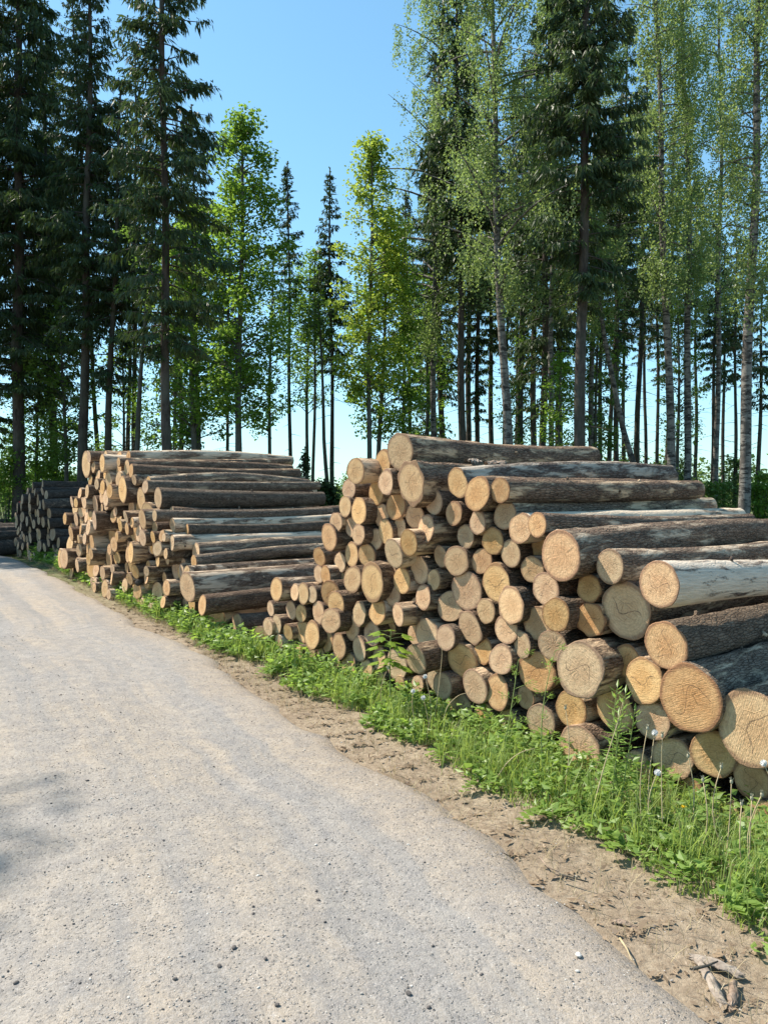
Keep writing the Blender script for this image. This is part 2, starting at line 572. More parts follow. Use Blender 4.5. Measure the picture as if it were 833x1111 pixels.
def build_ground():
    # one sheet, fine near the camera and coarse towards the horizon
    xs = np.concatenate([-np.geomspace(900, 14, 24), np.linspace(-13, 13, 160), np.geomspace(14, 900, 24)])
    ys = np.concatenate([-np.geomspace(300, 7, 12), np.linspace(-6, 30, 220), np.geomspace(31, 1400, 30)])
    X, Y = np.meshgrid(xs, ys)
    near = np.clip(1 - np.hypot(X, Y - 8) / 60, 0, 1)
    Z = (0.05 * (vnoise(X, Y, 0.9) - 0.5) + 0.03 * (vnoise(X, Y, 3.1, 3) - 0.5)) * near - 0.035 - 0.0
    # gently falling away behind the stacks
    Z -= np.clip(Y - 45, 0, 200) * 0.012
    n, m_ = X.shape
    V = np.stack([X, Y, Z], -1).reshape(-1, 3)
    i = np.arange(n - 1)[:, None] * m_ + np.arange(m_ - 1)[None, :]
    q = np.stack([i, i + 1, i + m_ + 1, i + m_], -1).reshape(-1, 4)
    b = MB()
    b.add(V, q)
    m = NT('forest_ground', 0.97, 0.1)
    v = m.coord()
    n1 = m.noise(v, 1.1, 6, 0.65)
    n2 = m.noise(v, 19.0, 6, 0.75)
    n3 = m.noise(m.mapping(v, (1, 1, 1), (3, 7, 0)), 0.35, 4)
    c = m.mix(m.ramp(n1, [(0.35, 0.0), (0.65, 1.0)]), (0.25, 0.195, 0.138), (0.37, 0.30, 0.22))
    c = m.mix(m.ramp(n2, [(0.4, 0.0), (0.72, 0.85)]), c, (0.13, 0.09, 0.06))
    c = m.mix(m.ramp(n2, [(0.2, 0.6), (0.4, 0.0)]), c, (0.46, 0.38, 0.28))
    sep = m.new('ShaderNodeSeparateXYZ')
    m.link(v, sep.inputs[0])
    far = m.math('MULTIPLY_ADD', sep.outputs[1], 0.12, -1.4, clamp=True)
    g = m.mix(n1, (0.05, 0.09, 0.022), (0.13, 0.16, 0.05))
    c = m.mix(m.math('MULTIPLY', far, m.ramp(n3, [(0.3, 0.5), (0.55, 1.0)])), c, g)
    m.color(c)
    m.bump(n2, 0.8, 0.03)
    return tag(b.build('ground', m.m, smooth=True), 'brown bark littered earth beside the road and under the trees', 'ground', kind='structure')


build_ground()


def road_height(wd, sx, X, Y):
    """crown and two faint wheel ruts; wd = metres in from the right edge"""
    z = 0.015 + 0.02 * np.clip(wd / 0.9, 0, 1)
    for c in (1.05, 2.75):
        z = z - 0.022 * np.exp(-((wd - c) / 0.33) ** 2)
    z = z + 0.014 * (vnoise(X, Y, 1.3, 5) - 0.5) + 0.010 * (vnoise(X, Y, 4.3, 6) - 0.5)
    # washboard across the road further along
    z = z + 0.006 * np.sin(Y * 9.0 + X * 4.0) * np.clip((Y - 4.5) / 3, 0, 1) * np.clip((14 - Y) / 4, 0, 1)
    return z


def build_road():
    n, m_ = len(ER), 64
    wd = np.linspace(0, ROADW, m_)
    e = (vnoise(np.arange(n), np.zeros(n), 0.23, 2) - 0.5) * 0.22 + (vnoise(np.arange(n), np.zeros(n), 0.9, 9) - 0.5) * 0.13
    P = ER[:, None, :] + nl[:, None, :] * (wd[None, :, None] + e[:, None, None] * (1 - wd / ROADW)[None, :, None])
    X, Y = P[..., 0], P[..., 1]
    Z = road_height(np.broadcast_to(wd, X.shape), None, X, Y)
    Z[:, 0] = -0.06
    Z[:, 1] -= 0.022 + 0.03 * vnoise(np.arange(n), np.zeros(n), 1.7, 14)
    Z[:, 2] -= 0.014 * vnoise(np.arange(n), np.zeros(n), 1.3, 15)
    Z[:, -1] = -0.06
    b = MB()
    b.add(np.stack([X, Y, Z], -1), None)
    i = np.arange(n - 1)[:, None] * m_ + np.arange(m_ - 1)[None, :]
    b.q.append(np.stack([i, i + m_, i + m_ + 1, i + 1], -1).reshape(-1, 4)[:, ::-1])
    b.mi.append(np.zeros((n - 1) * (m_ - 1)))
    b.uv = np.stack([np.broadcast_to(wd, X.shape), np.broadcast_to(np.arange(n)[:, None] * 0.25, X.shape)], -1).reshape(-1, 2)
    m = NT('gravel_road', 0.95, 0.12)
    v = m.coord()
    uv = m.new('ShaderNodeUVMap', uv_map='face').outputs[0]
    n1 = m.noise(v, 0.8, 5, 0.6)
    n2 = m.noise(v, 7.0, 6, 0.75)
    mid = m.noise(v, 42.0, 4, 0.75)
    fine = m.noise(v, 130.0, 3, 0.8)
    sep = m.new('ShaderNodeSeparateXYZ')
    m.link(uv, sep.inputs[0])
    across = m.math('MULTIPLY_ADD', m.noise(m.mapping(uv, (0.15, 0.5, 1)), 1.0, 3), 0.7, sep.outputs[0])
    band = m.noise(m.mapping(uv, (2.2, 0.07, 1)), 1.0, 6, 0.7)       # tyre bands along the road
    c = m.mix(m.ramp(band, [(0.42, 0.0), (0.58, 1.0)]), (0.27, 0.25, 0.228), (0.399, 0.333, 0.260))
    c = m.mix(m.ramp(n1, [(0.4, 0.0), (0.68, 0.75)]), c, (0.309, 0.289, 0.271))
    c = m.mix(m.ramp(across, [(0.42, 1.0), (1.05, 0.0)]), c, (0.343, 0.279, 0.212))
    c = m.mix(m.ramp(n2, [(0.42, 0.0), (0.72, 0.65)]), c, (0.177, 0.171, 0.175))
    c = m.mix(m.ramp(n2, [(0.25, 0.5), (0.42, 0.0)]), c, (0.447, 0.403, 0.360))
    c = m.mix(m.ramp(mid, [(0.50, 0.0), (0.72, 0.45)]), c, (0.124, 0.123, 0.128))
    c = m.mix(m.ramp(mid, [(0.28, 0.5), (0.45, 0.0)]), c, (0.476, 0.447, 0.424))
    c = m.mix(m.ramp(fine, [(0.5, 0.0), (0.75, 0.6)]), c, (0.476, 0.452, 0.435))
    c = m.mix(m.ramp(fine, [(0.26, 0.55), (0.45, 0.0)]), c, (0.095, 0.093, 0.096))
    sp = m.vor(v, 48.0)
    sel = m.noise(v, 20.0, 2)
    pm = m.math('MULTIPLY', m.ramp(sp, [(0.26, 1.0), (0.34, 0.0)]), m.ramp(sel, [(0.47, 0.0), (0.55, 1.0)]))
    cc = m.vor(v, 48.0, out='Color')
    c = m.mix(m.math('MULTIPLY', pm, 0.5), c, m.mix(m.math('MULTIPLY', cc, 1.0), (0.09, 0.085, 0.08), (0.495, 0.471, 0.446)))
    m.color(c)
    h = m.math('ADD', m.math('MULTIPLY', fine, 0.35), m.math('MULTIPLY', n2, 0.8))
    h = m.math('MULTIPLY_ADD', mid, 0.6, h)
    h = m.math('MULTIPLY_ADD', pm, 0.7, h)
    m.bump(h, 1.0, 0.016)
    return tag(b.build('road', m.m, smooth=True), 'pale grey compacted gravel forest road curving past the log stacks', 'road', kind='structure')


build_road()


def edge_point(k, wd):
    k = np.asarray(k)
    return ER[k] + nl[k] * np.asarray(wd)[:, None]


# ------------------------------------------------------------------ logs
LOGS = []          # (object, pile, px, py, pixel height, hand label, short reference)


def make_log(centre, r, L, yaw, pitch, bark, wood, taper=0.9, sides=22, bend=0.02, label=None, ref=None, pile='near', oval=1.0, r_far=None, spin=0.0):
    """centre = middle of the near sawn face; local +x runs into the pile"""
    rings = 24 if sides > 22 else (16 if pile == 'near' else 9)
    rough = 0.022 if pile == 'near' else 0.018
    rf = r * taper if r_far is None else r_far
    xs = np.concatenate([[0.0, 0.02], np.linspace(0.15, L - 0.02, rings - 2)])
    xs = np.append(xs, L)
    th = np.linspace(0, 2 * math.pi, sides, endpoint=False)
    prof = np.ones(sides)
    for k in (2, 3, 5, 7):
        prof += rng.normal(0, 0.04 / (k ** 0.45)) * np.cos(k * th + rng.uniform(0, 6.28))
    yy, zz = np.cos(th) * prof, np.sin(th) * prof * oval
    tl = rng.normal(0, 0.09, 2)
    by, bz = rng.normal(0, bend, 2)
    ph = rng.uniform(0, 6.28)
    V = []
    for i, x in enumerate(xs):
        f = x / L
        rad = r + (rf - r) * f
        if f < 0.12:
            rad *= 1 + 0.05 * (0.12 - f) / 0.12
        lumps = 1 + rng.normal(0, rough, sides) * min(1, x / .05 + .25) + 0.02 * math.sin(3.0 * x + ph)
        cy = by * L * math.sin(math.pi * f)
        cz = bz * L * math.sin(math.pi * f)
        y = cy + yy * rad * lumps
        z = cz + zz * rad * lumps
        xo = x + (yy * tl[0] + zz * tl[1]) * r * max(0, 1 - x / 0.15)
        V.append(np.stack([np.broadcast_to(xo, y.shape), y, z], 1))
    V = np.array(V)
    n = len(xs)
    b = MB()
    i = np.arange(n - 1)[:, None] * sides
    j = np.arange(sides)[None, :]
    k = (j + 1) % sides
    q = np.stack([i + j, i + k, i + sides + k, i + sides + j], -1).reshape(-1, 4)
    b.add(V.reshape(-1, 3), q[:, ::-1])
    b.add(np.vstack([V[-1], V[-1].mean(0) + [0.004, 0, 0]]), None, [(sides, (x + 1) % sides, x) for x in range(sides)][::-1], 1)
    n0 = b.n
    for _ in range(rng.integers(2, 7) if pile in ('near', 'brown') else 0):
        i_, j_ = rng.integers(2, n - 2), rng.integers(0, sides)
        p0 = V[i_, j_]
        out = unit(np.array([0, p0[1], p0[2]]) + [rng.normal(0, r * .25), 0, 0])
        kr = rng.uniform(.008, .02) * (.6 + r * 2)
        b.tube(np.array([p0 - out * .012, p0 + out * kr * .6, p0 + out * kr * rng.uniform(.9, 2.4)]), np.array([kr * 1.7, kr, kr * .8]), 6, lump=.08)
    uvall = np.zeros((b.n, 2))
    uvall[n0 - (sides + 1):n0 - 1] = np.stack([yy, zz], 1)
    b.uv = uvall
    o = b.build('log', [bark, wood], smooth=True)
    # cut face: slightly rough disc with a worn rim
    e = MB()
    fr = np.array([1.0, 0.965, 0.8, 0.55, 0.28])
    fv, fu = [], []
    ct = V[0].mean(0)
    for g in fr:
        p = ct + (V[0] - ct) * g
        p[:, 0] += rng.normal(0, 0.0006, sides) - 0.004 * (1 if g < 0.99 else 0)
        fv.append(p)
        fu.append(np.stack([yy, zz], 1) * g)
    fv = np.vstack(fv + [ct + [-0.004, 0, 0]])
    fu = np.vstack(fu + [[0, 0]])
    i = np.arange(len(fr) - 1)[:, None] * sides
    q = np.stack([i + j, i + k, i + sides + k, i + sides + j], -1).reshape(-1, 4)
    last = (len(fr) - 1) * sides
    e.add(fv, q, [(last + x, last + (x + 1) % sides, len(fr) * sides) for x in range(sides)])
    e.uv = fu
    ce = e.build('cut_end', wood, o, smooth=False)
    o.location = tuple(centre)
    o.rotation_euler = (spin, -pitch, yaw)
    px, py = project(centre)
    LOGS.append([o, pile, px, py, 2 * r / max(1.0, centre[1]) * F, label, ref])
    return o


# near stack: sawn faces lie near one upright plane
pA, pB = G(833, 885), G(285, 706)
fdir = unit((pB - pA)[:2])
n1 = np.array([-fdir[1], fdir[0], 0.0])
if np.dot(n1[:2], -pA[:2]) < 0:
    n1 = -n1
YAW1 = math.atan2(-n1[1], -n1[0])
B, GY, PL, SV, DK = 'bark_brown', 'bark_grey', 'bark_pale', 'bark_silver', 'bark_dark'
# x, y, height of the face in the photograph; metres it stands out; options
NEAR = [
 (300, 639.4, 25, .12, dict(b=PL, lab='pale topped log at the left tip of the near stack with its lit side showing', ref='leftmost lit-sided log')),
 (293.8, 660.5, 17, 0), (320, 642.5, 19, 0), (329, 644, 22.5, .05), (338.8, 645, 19, .02), (316, 662, 20, 0), (326.7, 665.5, 19, 0),
 (345.6, 664.6, 25, 0), (291, 680, 20, .02), (300.6, 677, 20, 0),
 (283.5, 689, 20, 0, dict(lab='small log at the very lowest left foot of the near stack', ref='lowest left foot log')),
 (312.7, 686, 18, 0), (302.8, 696, 16, 0), (328.5, 684.5, 25, -.05), (338.5, 689.5, 30, .1), (353.7, 695, 27, 0), (368, 701, 27, 0),
 (325, 707, 15, 0), (339, 710, 15, 0), (349, 712, 20, 0), (362, 718, 22, 0), (378, 721, 26, 0), (389.8, 704, 27, .03), (397, 726, 20, 0),
 (411, 714, 25, 0), (381.6, 681, 28, 0), (389.8, 666, 25, .08), (409.5, 664, 28, .08), (403.6, 687.5, 26, 0),
 (359, 673.6, 27, .2, dict(lab='bright narrow log end jutting out low on the left slope of the near stack', ref='bright jutting log end')),
 (364.5, 655, 27, .12), (358.6, 644, 28, .05), (353.4, 624, 21, .03), (346, 623, 19, -.08), (346.5, 604, 21, 0), (369, 610, 22, -.1),
 (381.6, 601.6, 27, 0), (375, 623, 20, -.1),
 (382.5, 628.6, 27, .15, dict(lab='bright sunlit log end just left of the large knotty oval one', ref='sunlit end beside the knotty oval')),
 (403.6, 631.7, 43, .12, dict(oval=1.12, lab='large knotty oval log end in the left half of the near stack', ref='large knotty oval log end')),
 (398, 602.5, 25, .02),
 (357, 583, 30, .05, dict(lab='mid-sized log end bulging from the left slope of the near stack', ref='bulging left slope log')),
 (364.7, 566.6, 22, .05), (374.5, 549.5, 23, .05), (378.6, 530.8, 22, .0),
 (385.8, 511, 28, .2, dict(xe=440, b=B, lab='stubby brown log at the upper left corner of the near stack, bark side showing', ref='stubby upper corner log')),
 (415.5, 502, 28, .0),
 (434, 490, 39, .15, dict(xe=640, ye=497, b=B, rf=.8, lab='long dark barked log lying topmost on the crest of the near stack', ref='topmost long crest log')),
 (408, 535, 27, 0), (418.6, 523.4, 27, .15),
 (446, 524, 50, .2, dict(oval=1.15, lab='biggest log end near the crest, a tall uneven tan oval', ref='tall uneven crest oval')),
 (389.4, 554.5, 30, .08), (381.3, 571.3, 23, 0), (389, 580, 22, .1), (377.7, 588, 17, -.1), (414, 559, 26, -.04), (418.6, 577, 28, .05), (408, 585, 23, 0),
 (429.4, 549, 30, .02), (434, 571.6, 22, 0), (450, 560, 27, 0), (461.8, 574, 30, .08), (443.4, 588.8, 29, .2),
 (427, 600.5, 33, .18, dict(lab='protruding log end split lengthwise between sun and shade in the upper left part', ref='sun and shade split log end')),
 (455, 618.5, 30, 0), (470.5, 629, 24, .05), (423.6, 623, 21, -.06), (436, 630, 28, 0), (469.4, 520, 24, .02, dict(xe=700, ye=515)),
 (496.4, 524, 32, .03, dict(xe=725, ye=516, b=SV)),
 (517.5, 535.6, 37, .12, dict(lab='rounded log end with a dark blotch at its top, near the crest', ref='dark blotched log end')),
 (542.4, 532, 27, .08, dict(xe=755, ye=531, rf=.95, b=B, lab='long brown log under the pale one on top of the near stack', ref='long brown upper log')),
 (470.9, 545, 28, .06), (492.3, 557, 26, .06), (518, 567, 25, .05),
 (547.8, 559, 30, 0, dict(xe=770, ye=548, rf=.75, b=GY, lab='grey sided log directly beneath the long brown upper log', ref='grey sided upper log')),
 (505, 582, 26, 0), (534.3, 587, 30, .04), (522.5, 608.6, 27, 0), (554, 600.5, 30, .04), (495, 608.6, 32, .05), (478, 603.7, 25, 0),
 (426.5, 645.8, 23, 0), (459, 648, 27, .06), (453.5, 660.5, 25, -.06), (488.4, 657.8, 35, 0),
 (506, 640.7, 42, .06, dict(lab='large round orange-tan log end in the middle of the near stack', ref='large orange middle log end')),
 (526.8, 663, 27, 0), (509.7, 681, 37, .03), (483.5, 692, 27, .12), (462.8, 687.5, 34, .04), (450, 688.4, 24, 0),
 (431.9, 667, 25, .25, dict(lab='narrow bright log end standing out above the green maple sapling', ref='bright end above the sapling')),
 (423, 681, 18, -.1), (430.4, 721, 34, 0), (411.5, 737, 19, 0),
 (451, 715.4, 31, .3, dict(lab='pale sunlit log end jutting out right of the maple sapling', ref='pale end beside the sapling')),
 (472.7, 716, 26, 0), (501.5, 717, 38, 0), (524, 706, 28, 0), (472, 737, 25, -.05), (480, 744, 29, .15), (515, 745, 37, .05),
 (498, 770, 36, 0, dict(lab='broad log end low in the stack just above the grass and dry stalks', ref='broad low end above the grass')),
 (453, 742, 18, 0), (434, 741, 16, 0), (524, 775, 26, 0),
 (564.5, 573, 33, .05, dict(xe=800, ye=562, b=PL)),
 (582.5, 569.5, 26, .22, dict(xe=812, ye=566, rf=.92, b=PL, lab='long straight tan log with a small round end, above the shadow crossed log', ref='long straight tan log')),
 (608, 603, 52, .22, dict(xe=850, ye=575, rf=.62, b=PL, lab='thick log whose end is crossed by a diagonal shadow edge', ref='shadow crossed thick log')),
 (586.4, 596, 25, -.1), (577.4, 618, 28, 0), (591.8, 639, 36, .02), (538.7, 633, 40, .05), (638.7, 638.5, 30, 0), (554, 657, 40, .08),
 (602.6, 667, 36, .15), (583, 676.7, 36, 0), (640.4, 672.4, 37, 0), (549, 683, 30, 0), (566, 699.4, 30, .02), (599.4, 700.5, 35, .05),
 (628.6, 726.4, 59, .2, dict(b=B, lab='massive round log end with peeling reddish bark, centre right of the near stack', ref='massive peeling log')),
 (582, 728.6, 45, .03), (543, 715.6, 32, .08), (539, 751, 37, .08), (570, 756.7, 25, 0), (619, 769.6, 40, 0),
 (628.6, 813, 50, .08, dict(lab='bottom row log end half hidden behind tall weeds, left of the willowherb plant', ref='weed covered bottom log end')),
 (586.4, 782.6, 35, 0), (552, 782.6, 28, 0), (680, 717.7, 34, 0),
 (661.3, 614.7, 36, .12, dict(xe=930, ye=583, rf=.85, b=PL, lab='long tan and grey log just above the pale debarked one', ref='long tan and grey log')),
 (714.6, 634, 49, .3, dict(xe=1000, ye=627, rf=.85, b=SV, lab='pale debarked silvery log sticking out at the upper right of the near stack', ref='pale debarked silvery log')),
 (678.6, 662.5, 62, .0, dict(lab='broad shaded log disc tucked under the pale debarked silvery log', ref='broad shaded log disc')),
 (722, 700.5, 52, .15, dict(b=GY, rf=.85, lab='grey barked log directly beneath the pale debarked silvery log', ref='grey log beneath the silvery one')),
 (698.3, 739, 48, .1),
 (748, 758, 72, .2, dict(b=GY, rf=.9, lab='very thick grey log with a rough chipped oval end at the right', ref='very thick chipped grey log')),
 (666.6, 769.6, 46, 0), (707.4, 781.6, 40, .05), (729, 823, 45, 0), (773.5, 818, 48, 0),
 (817, 791, 80, .15, dict(b=B, lab='thickest log end cut by the right edge, with an s-shaped pen mark', ref='thickest log end at the edge')),
 (815.5, 846.5, 42, 0), (718, 856, 29, 0), (749, 858.5, 32, 0), (690, 832, 34, 0), (829, 886, 36, 0), (789, 884, 30, 0),
 (872, 850, 60, 0), (655, 812, 26, -.1),
]


def pile_near():
    used = []
    for row in NEAR:
        px, py, h, s = row[:4]
        o = row[4] if len(row) > 4 else {}
        s = s + rng.normal(0, 0.02)
        plane_p = pA + n1 * s
        c = on_plane(px, py, plane_p, n1)
        dist = np.dot(c - C0, [0, math.cos(PITCH), -math.sin(PITCH)])
        r = h / 2 / F * dist * 0.985 / o.get('oval', 1.0)
        ax = -n1
        L = rng.uniform(3.0, 3.4)
        yaw, pitch = YAW1 + rng.normal(0, 0.012), rng.normal(0, 0.006)
        if 'xe' in o:
            k = (o['xe'] - CX) / F
            L = (k * c[1] - c[0]) / (ax[0] - k * ax[1])
            yaw = YAW1
            if 'ye' in o:
                e = at_depth(o['xe'], o['ye'], c[1] + ax[1] * L)
                pitch = math.asin(max(-0.12, min(0.12, (e[2] - c[2]) / L)))
        bk = o.get('b') or rng.choice([B, GY, PL, B], p=[.4, .3, .1, .2])
        make_log(c, r, L, yaw, pitch, M[bk], M['wood'], taper=o.get('rf', rng.uniform(.82, .97)), oval=o.get('oval', rng.uniform(.97, 1.05)),
                 sides=34 if h > 34 else 22, label=o.get('lab'), ref=o.get('ref'), pile='near', bend=0.008)


pile_near()


# stacks further off: rounds dropped one by one on the pile until its outline is full
def inside(poly, u, v):
    poly = np.asarray(poly)
    res = np.zeros(np.shape(u), bool)
    n = len(poly)
    for i in range(n):
        x1, y1 = poly[i]
        x2, y2 = poly[(i + 1) % n]
        c = ((y1 > v) != (y2 > v)) & (u < (x2 - x1) * (v - y1) / (y2 - y1 + 1e-12) + x1)
        res ^= c
    return res


def pack(poly, radii, maxn, seed, grow=0.0, seeds=()):
    r_ = np.random.default_rng(seed)
    cs = list(seeds)
    us = np.linspace(min(p[0] for p in poly), max(p[0] for p in poly), 420)
    miss = 0
    while len(cs) < maxn and miss < 25:
        r = radii(r_) * (1 + grow * np.clip(us / max(us.max(), 1e-3), 0, 1))
        v = r.copy()
        for (a, b_, c) in cs:
            d = (r + c) ** 2 - (us - a) ** 2
            v = np.where(d > 0, np.maximum(v, b_ + np.sqrt(np.maximum(d, 0))), v)
        ok = inside(poly, us, v)
        if not ok.any():
            miss += 1
            continue
        vv = np.where(ok, v + r_.uniform(0, 0.02, us.shape), 9e9)
        k = int(np.argmin(vv))
        cs.append((us[k], v[k], r[k]))
    return cs


def far_pile(name, px_a, px_b, depth_b, poly_px, radii, maxn, seed, yaw_deg, length, barks, wood, stag, grow=0.0, seeds_px=()):
    a = G(*px_a)
    b = G(*px_b)
    if depth_b:
        b = np.array([(px_b[0] - CX) / F * depth_b, depth_b, 0.0])
    d = unit((b - a)[:2])
    n = np.array([d[1], -d[0], 0.0])
    if np.dot(n[:2], -a[:2]) < 0:
        n = -n
    Lf = np.linalg.norm((b - a)[:2])
    poly = []
    for p in poly_px:
        w_ = on_plane(*p, a, n)
        poly.append((np.dot(w_[:2] - a[:2], d), max(-0.05, w_[2])))
    seeds = []
    for px, py, h in seeds_px:
        w_ = on_plane(px, py, a, n)
        seeds.append((np.dot(w_[:2] - a[:2], d), w_[2] + .03, h / 2 / F * w_[1]))
    cs = pack(poly, radii, maxn, seed, grow, seeds)
    yaw = math.pi / 2 - R(yaw_deg)
    ax = np.array([math.cos(yaw), math.sin(yaw), 0])
    for (u, v, r) in cs:
        if wood is None:
            break
        c = np.array([a[0] + d[0] * u, a[1] + d[1] * u, v - 0.03]) - ax * (stag[0] + rng.uniform(-1, 1) * stag[1])
        L = length(u / Lf) * rng.uniform(.94, 1.06)
        make_log(c, r * rng.uniform(.93, 1.0), L, yaw + rng.normal(0, 0.012), rng.normal(0, 0.008), M[rng.choice(barks)], wood,
                 taper=rng.uniform(.72, .97), sides=14, pile=name, bend=0.012)
    return cs


c2 = far_pile('brown', (244, 694), (75, 612), 17.0,
              [(246, 694), (243, 699), (72, 660), (74, 560), (96, 502), (112, 490), (128, 490), (146, 510), (165, 535), (185, 562), (197, 588), (210, 620), (225, 648)],
              lambda r_: r_.choice([r_.uniform(.062, .09), r_.uniform(.085, .12), r_.uniform(.13, .19)], p=[.42, .45, .13]), 330, 5, 52,
              lambda f: 2.95 + 0.85 * min(1, max(0, f)), [B, B, GY, PL], M['wood'], (0.0, 0.24), 0.5,
              [(241, 680, 26), (227, 668, 30), (216, 636, 33), (203, 631, 29), (197, 601, 23), (178, 656, 20), (181, 640, 22), (192, 657, 15), (194, 619, 15), (205, 655, 18), (236, 655, 22)])
near_rows = [r for r in LOGS if r[1] == 'near']
brown_rows = sorted((r for r in LOGS if r[1] == 'brown'), key=lambda r: -r[4])
LOGS[:] = near_rows + brown_rows
ALL_ROWS = [list(r) for r in LOGS]
LOGS_NAMED = 305          # the logs that show largest are things; the rest of the brown stack and the dark stacks are one mass
c3 = far_pile('dark', (66, 614), (22, 600), 22.5,
              [(68, 612), (66, 622), (18, 640), (18, 548), (34, 524), (45, 524), (52, 545), (60, 580)],
              lambda r_: r_.uniform(.11, .17), 140, 9, 52, lambda f: 3.4, ['bark_dark'], M['wood_old'], (0.0, 0.2))
c4 = far_pile('farthest', (-25, 603), (-70, 596), 29.0,
              [(-22, 603), (-25, 612), (-80, 620), (-80, 547), (-40, 547), (-28, 570)],
              lambda r_: r_.uniform(.13, .19), 60, 11, 52, lambda f: 3.6, ['bark_dark'], M['wood_old'], (0.0, 0.1))


def merge_far_logs():
    b = MB()
    uvs = []
    slots = [M[B], M[GY], M[PL], M['bark_dark'], M['wood'], M['wood_old']]
    names = [m.name for m in slots]
    for row in LOGS[LOGS_NAMED:]:
        o = row[0]
        for ob in [o] + list(o.children):
            me = ob.data
            mw = o.matrix_basis
            R3, T3 = np.array(mw.to_3x3()), np.array(mw.translation)
            v = np.empty(len(me.vertices) * 3, np.float32)
            me.vertices.foreach_get('co', v)
            v = v.reshape(-1, 3) @ R3.T + T3
            uvv = np.zeros((len(v), 2))
            lay = me.uv_layers[0].data
            for p in me.polygons:
                for li, vi in zip(p.loop_indices, p.vertices):
                    uvv[vi] = lay[li].uv
            qs = [tuple(p.vertices) for p in me.polygons if len(p.vertices) == 4]
            ts = [tuple(p.vertices) for p in me.polygons if len(p.vertices) == 3]
            b.add(v, qs, ts, names.index(me.materials[0].name))
            uvs.append(uvv)
        for ch in list(o.children):
            bpy.data.objects.remove(ch)
        bpy.data.objects.remove(o)
    b.uv = np.vstack(uvs)
    del LOGS[LOGS_NAMED:]
    tag(b.build('logs', slots), 'small logs filling the brown stack and the dark stacks beyond it', 'logs', kind='stuff')


merge_far_logs()
print('LOGS', len(LOGS), len(c2), len(c3), len(c4))
import sys; sys.stdout.flush()

ORD = ['nearest', 'second nearest', 'third nearest', 'fourth nearest', 'fifth nearest', 'sixth nearest', 'seventh nearest', 'eighth nearest',
       'ninth nearest', 'tenth nearest', 'eleventh nearest', 'twelfth nearest', 'thirteenth nearest', 'fourteenth nearest', 'fifteenth nearest',
       'sixteenth nearest', 'seventeenth nearest', 'eighteenth nearest', 'nineteenth nearest', 'twentieth nearest']
DIRS = ['right of', 'above right of', 'above', 'above left of', 'left of', 'below left of', 'below', 'below right of']


def label_logs():
    groups = {'near': 'sawn logs of the near stack', 'brown': 'sawn logs of the brown middle stack'}
    cats = {}
    for pile in groups:
        rows = [r for r in LOGS if r[1] == pile]
        allp = [(r[2], r[3], r[4]) for r in ALL_ROWS if r[1] == pile]
        if pile != 'near':
            nm = 'brown middle stack'
            picks = []
            if min(r[3] for r in rows) <= min(p[1] for p in allp):
                picks.append(('topmost', min(rows, key=lambda r: r[3])))
            if min(r[2] for r in rows) <= min(p[0] for p in allp):
                picks.append(('leftmost', min(rows, key=lambda r: r[2])))
            picks += [('rightmost', max(rows, key=lambda r: r[2])), ('thickest', max(rows, key=lambda r: r[4]))]
            if pile == 'brown':
                low = max(rows, key=lambda r: r[3])
                if low[3] >= max(p[1] for p in allp):
                    picks.append(('lowest', low))
                # spread further landmarks over the face: the thickest log end in each quarter
                xs = sorted(r[2] for r in rows)
                ys = sorted(r[3] for r in rows)
                mx, my = xs[len(xs) // 2], ys[len(ys) // 2]
                for wd, f in (('upper left part', lambda r: r[2] < mx and r[3] < my), ('upper right part', lambda r: r[2] >= mx and r[3] < my),
                              ('lower left part', lambda r: r[2] < mx and r[3] >= my), ('lower right part', lambda r: r[2] >= mx and r[3] >= my)):
                    sub = [r for r in rows if f(r) and r[5] is None and all(r is not p[1] for p in picks)]
                    if sub:
                        picks.append(('thickest ' + wd, max(sub, key=lambda r: r[4])))
            for word, r in picks:
                if r[5] is None:
                    if ' ' in word:
                        r[5] = f'thickest log end in the {word[9:]} of the {nm}'
                        r[6] = f'thickest {word[9:-5]} middle-stack log'
                    else:
                        r[5] = f"{word} {'weathered' if pile != 'brown' else 'tan ended'} log of the {nm} beside the road"
                        r[6] = f'{word} log of the {nm}'
        anchors = [r for r in rows if r[5]]
        hs = sorted(r[4] for r in rows)
        lo, hi = hs[len(hs) // 3], hs[2 * len(hs) // 3]
        rank = {}
        for a in anchors:
            by = {}
            for r in allp:
                dx, dy = r[0] - a[2], a[3] - r[1]
                if abs(dx) + abs(dy) < 1e-6:
                    continue
                o = int(round(math.atan2(dy, dx) / (math.pi / 4))) % 8
                by.setdefault(o, []).append((math.hypot(dx, dy), r[:2]))
            for o, lst in by.items():
                lst.sort()
                for i, (dd, k) in enumerate(lst):
                    rank.setdefault(k, []).append((i + (0 if o % 2 == 0 else 0.3), dd, i, o, a))
        for r in rows:
            ob = r[0]
            if r[5]:
                lab = r[5]
            else:
                _, _, i, o, a = min(rank[(r[2], r[3])], key=lambda t: (t[0], t[1]))
                size = 'small' if r[4] < lo else ('thick' if r[4] > hi else 'mid-sized')
                lab = f'{size} log, {ORD[i]} {DIRS[o]} the {a[6]}'
            tag(ob, lab, 'log', groups[pile])


label_logs()


# ------------------------------------------------------------------ trees
def z_at(py, Y):
    return at_depth(CX, py, Y)[2]


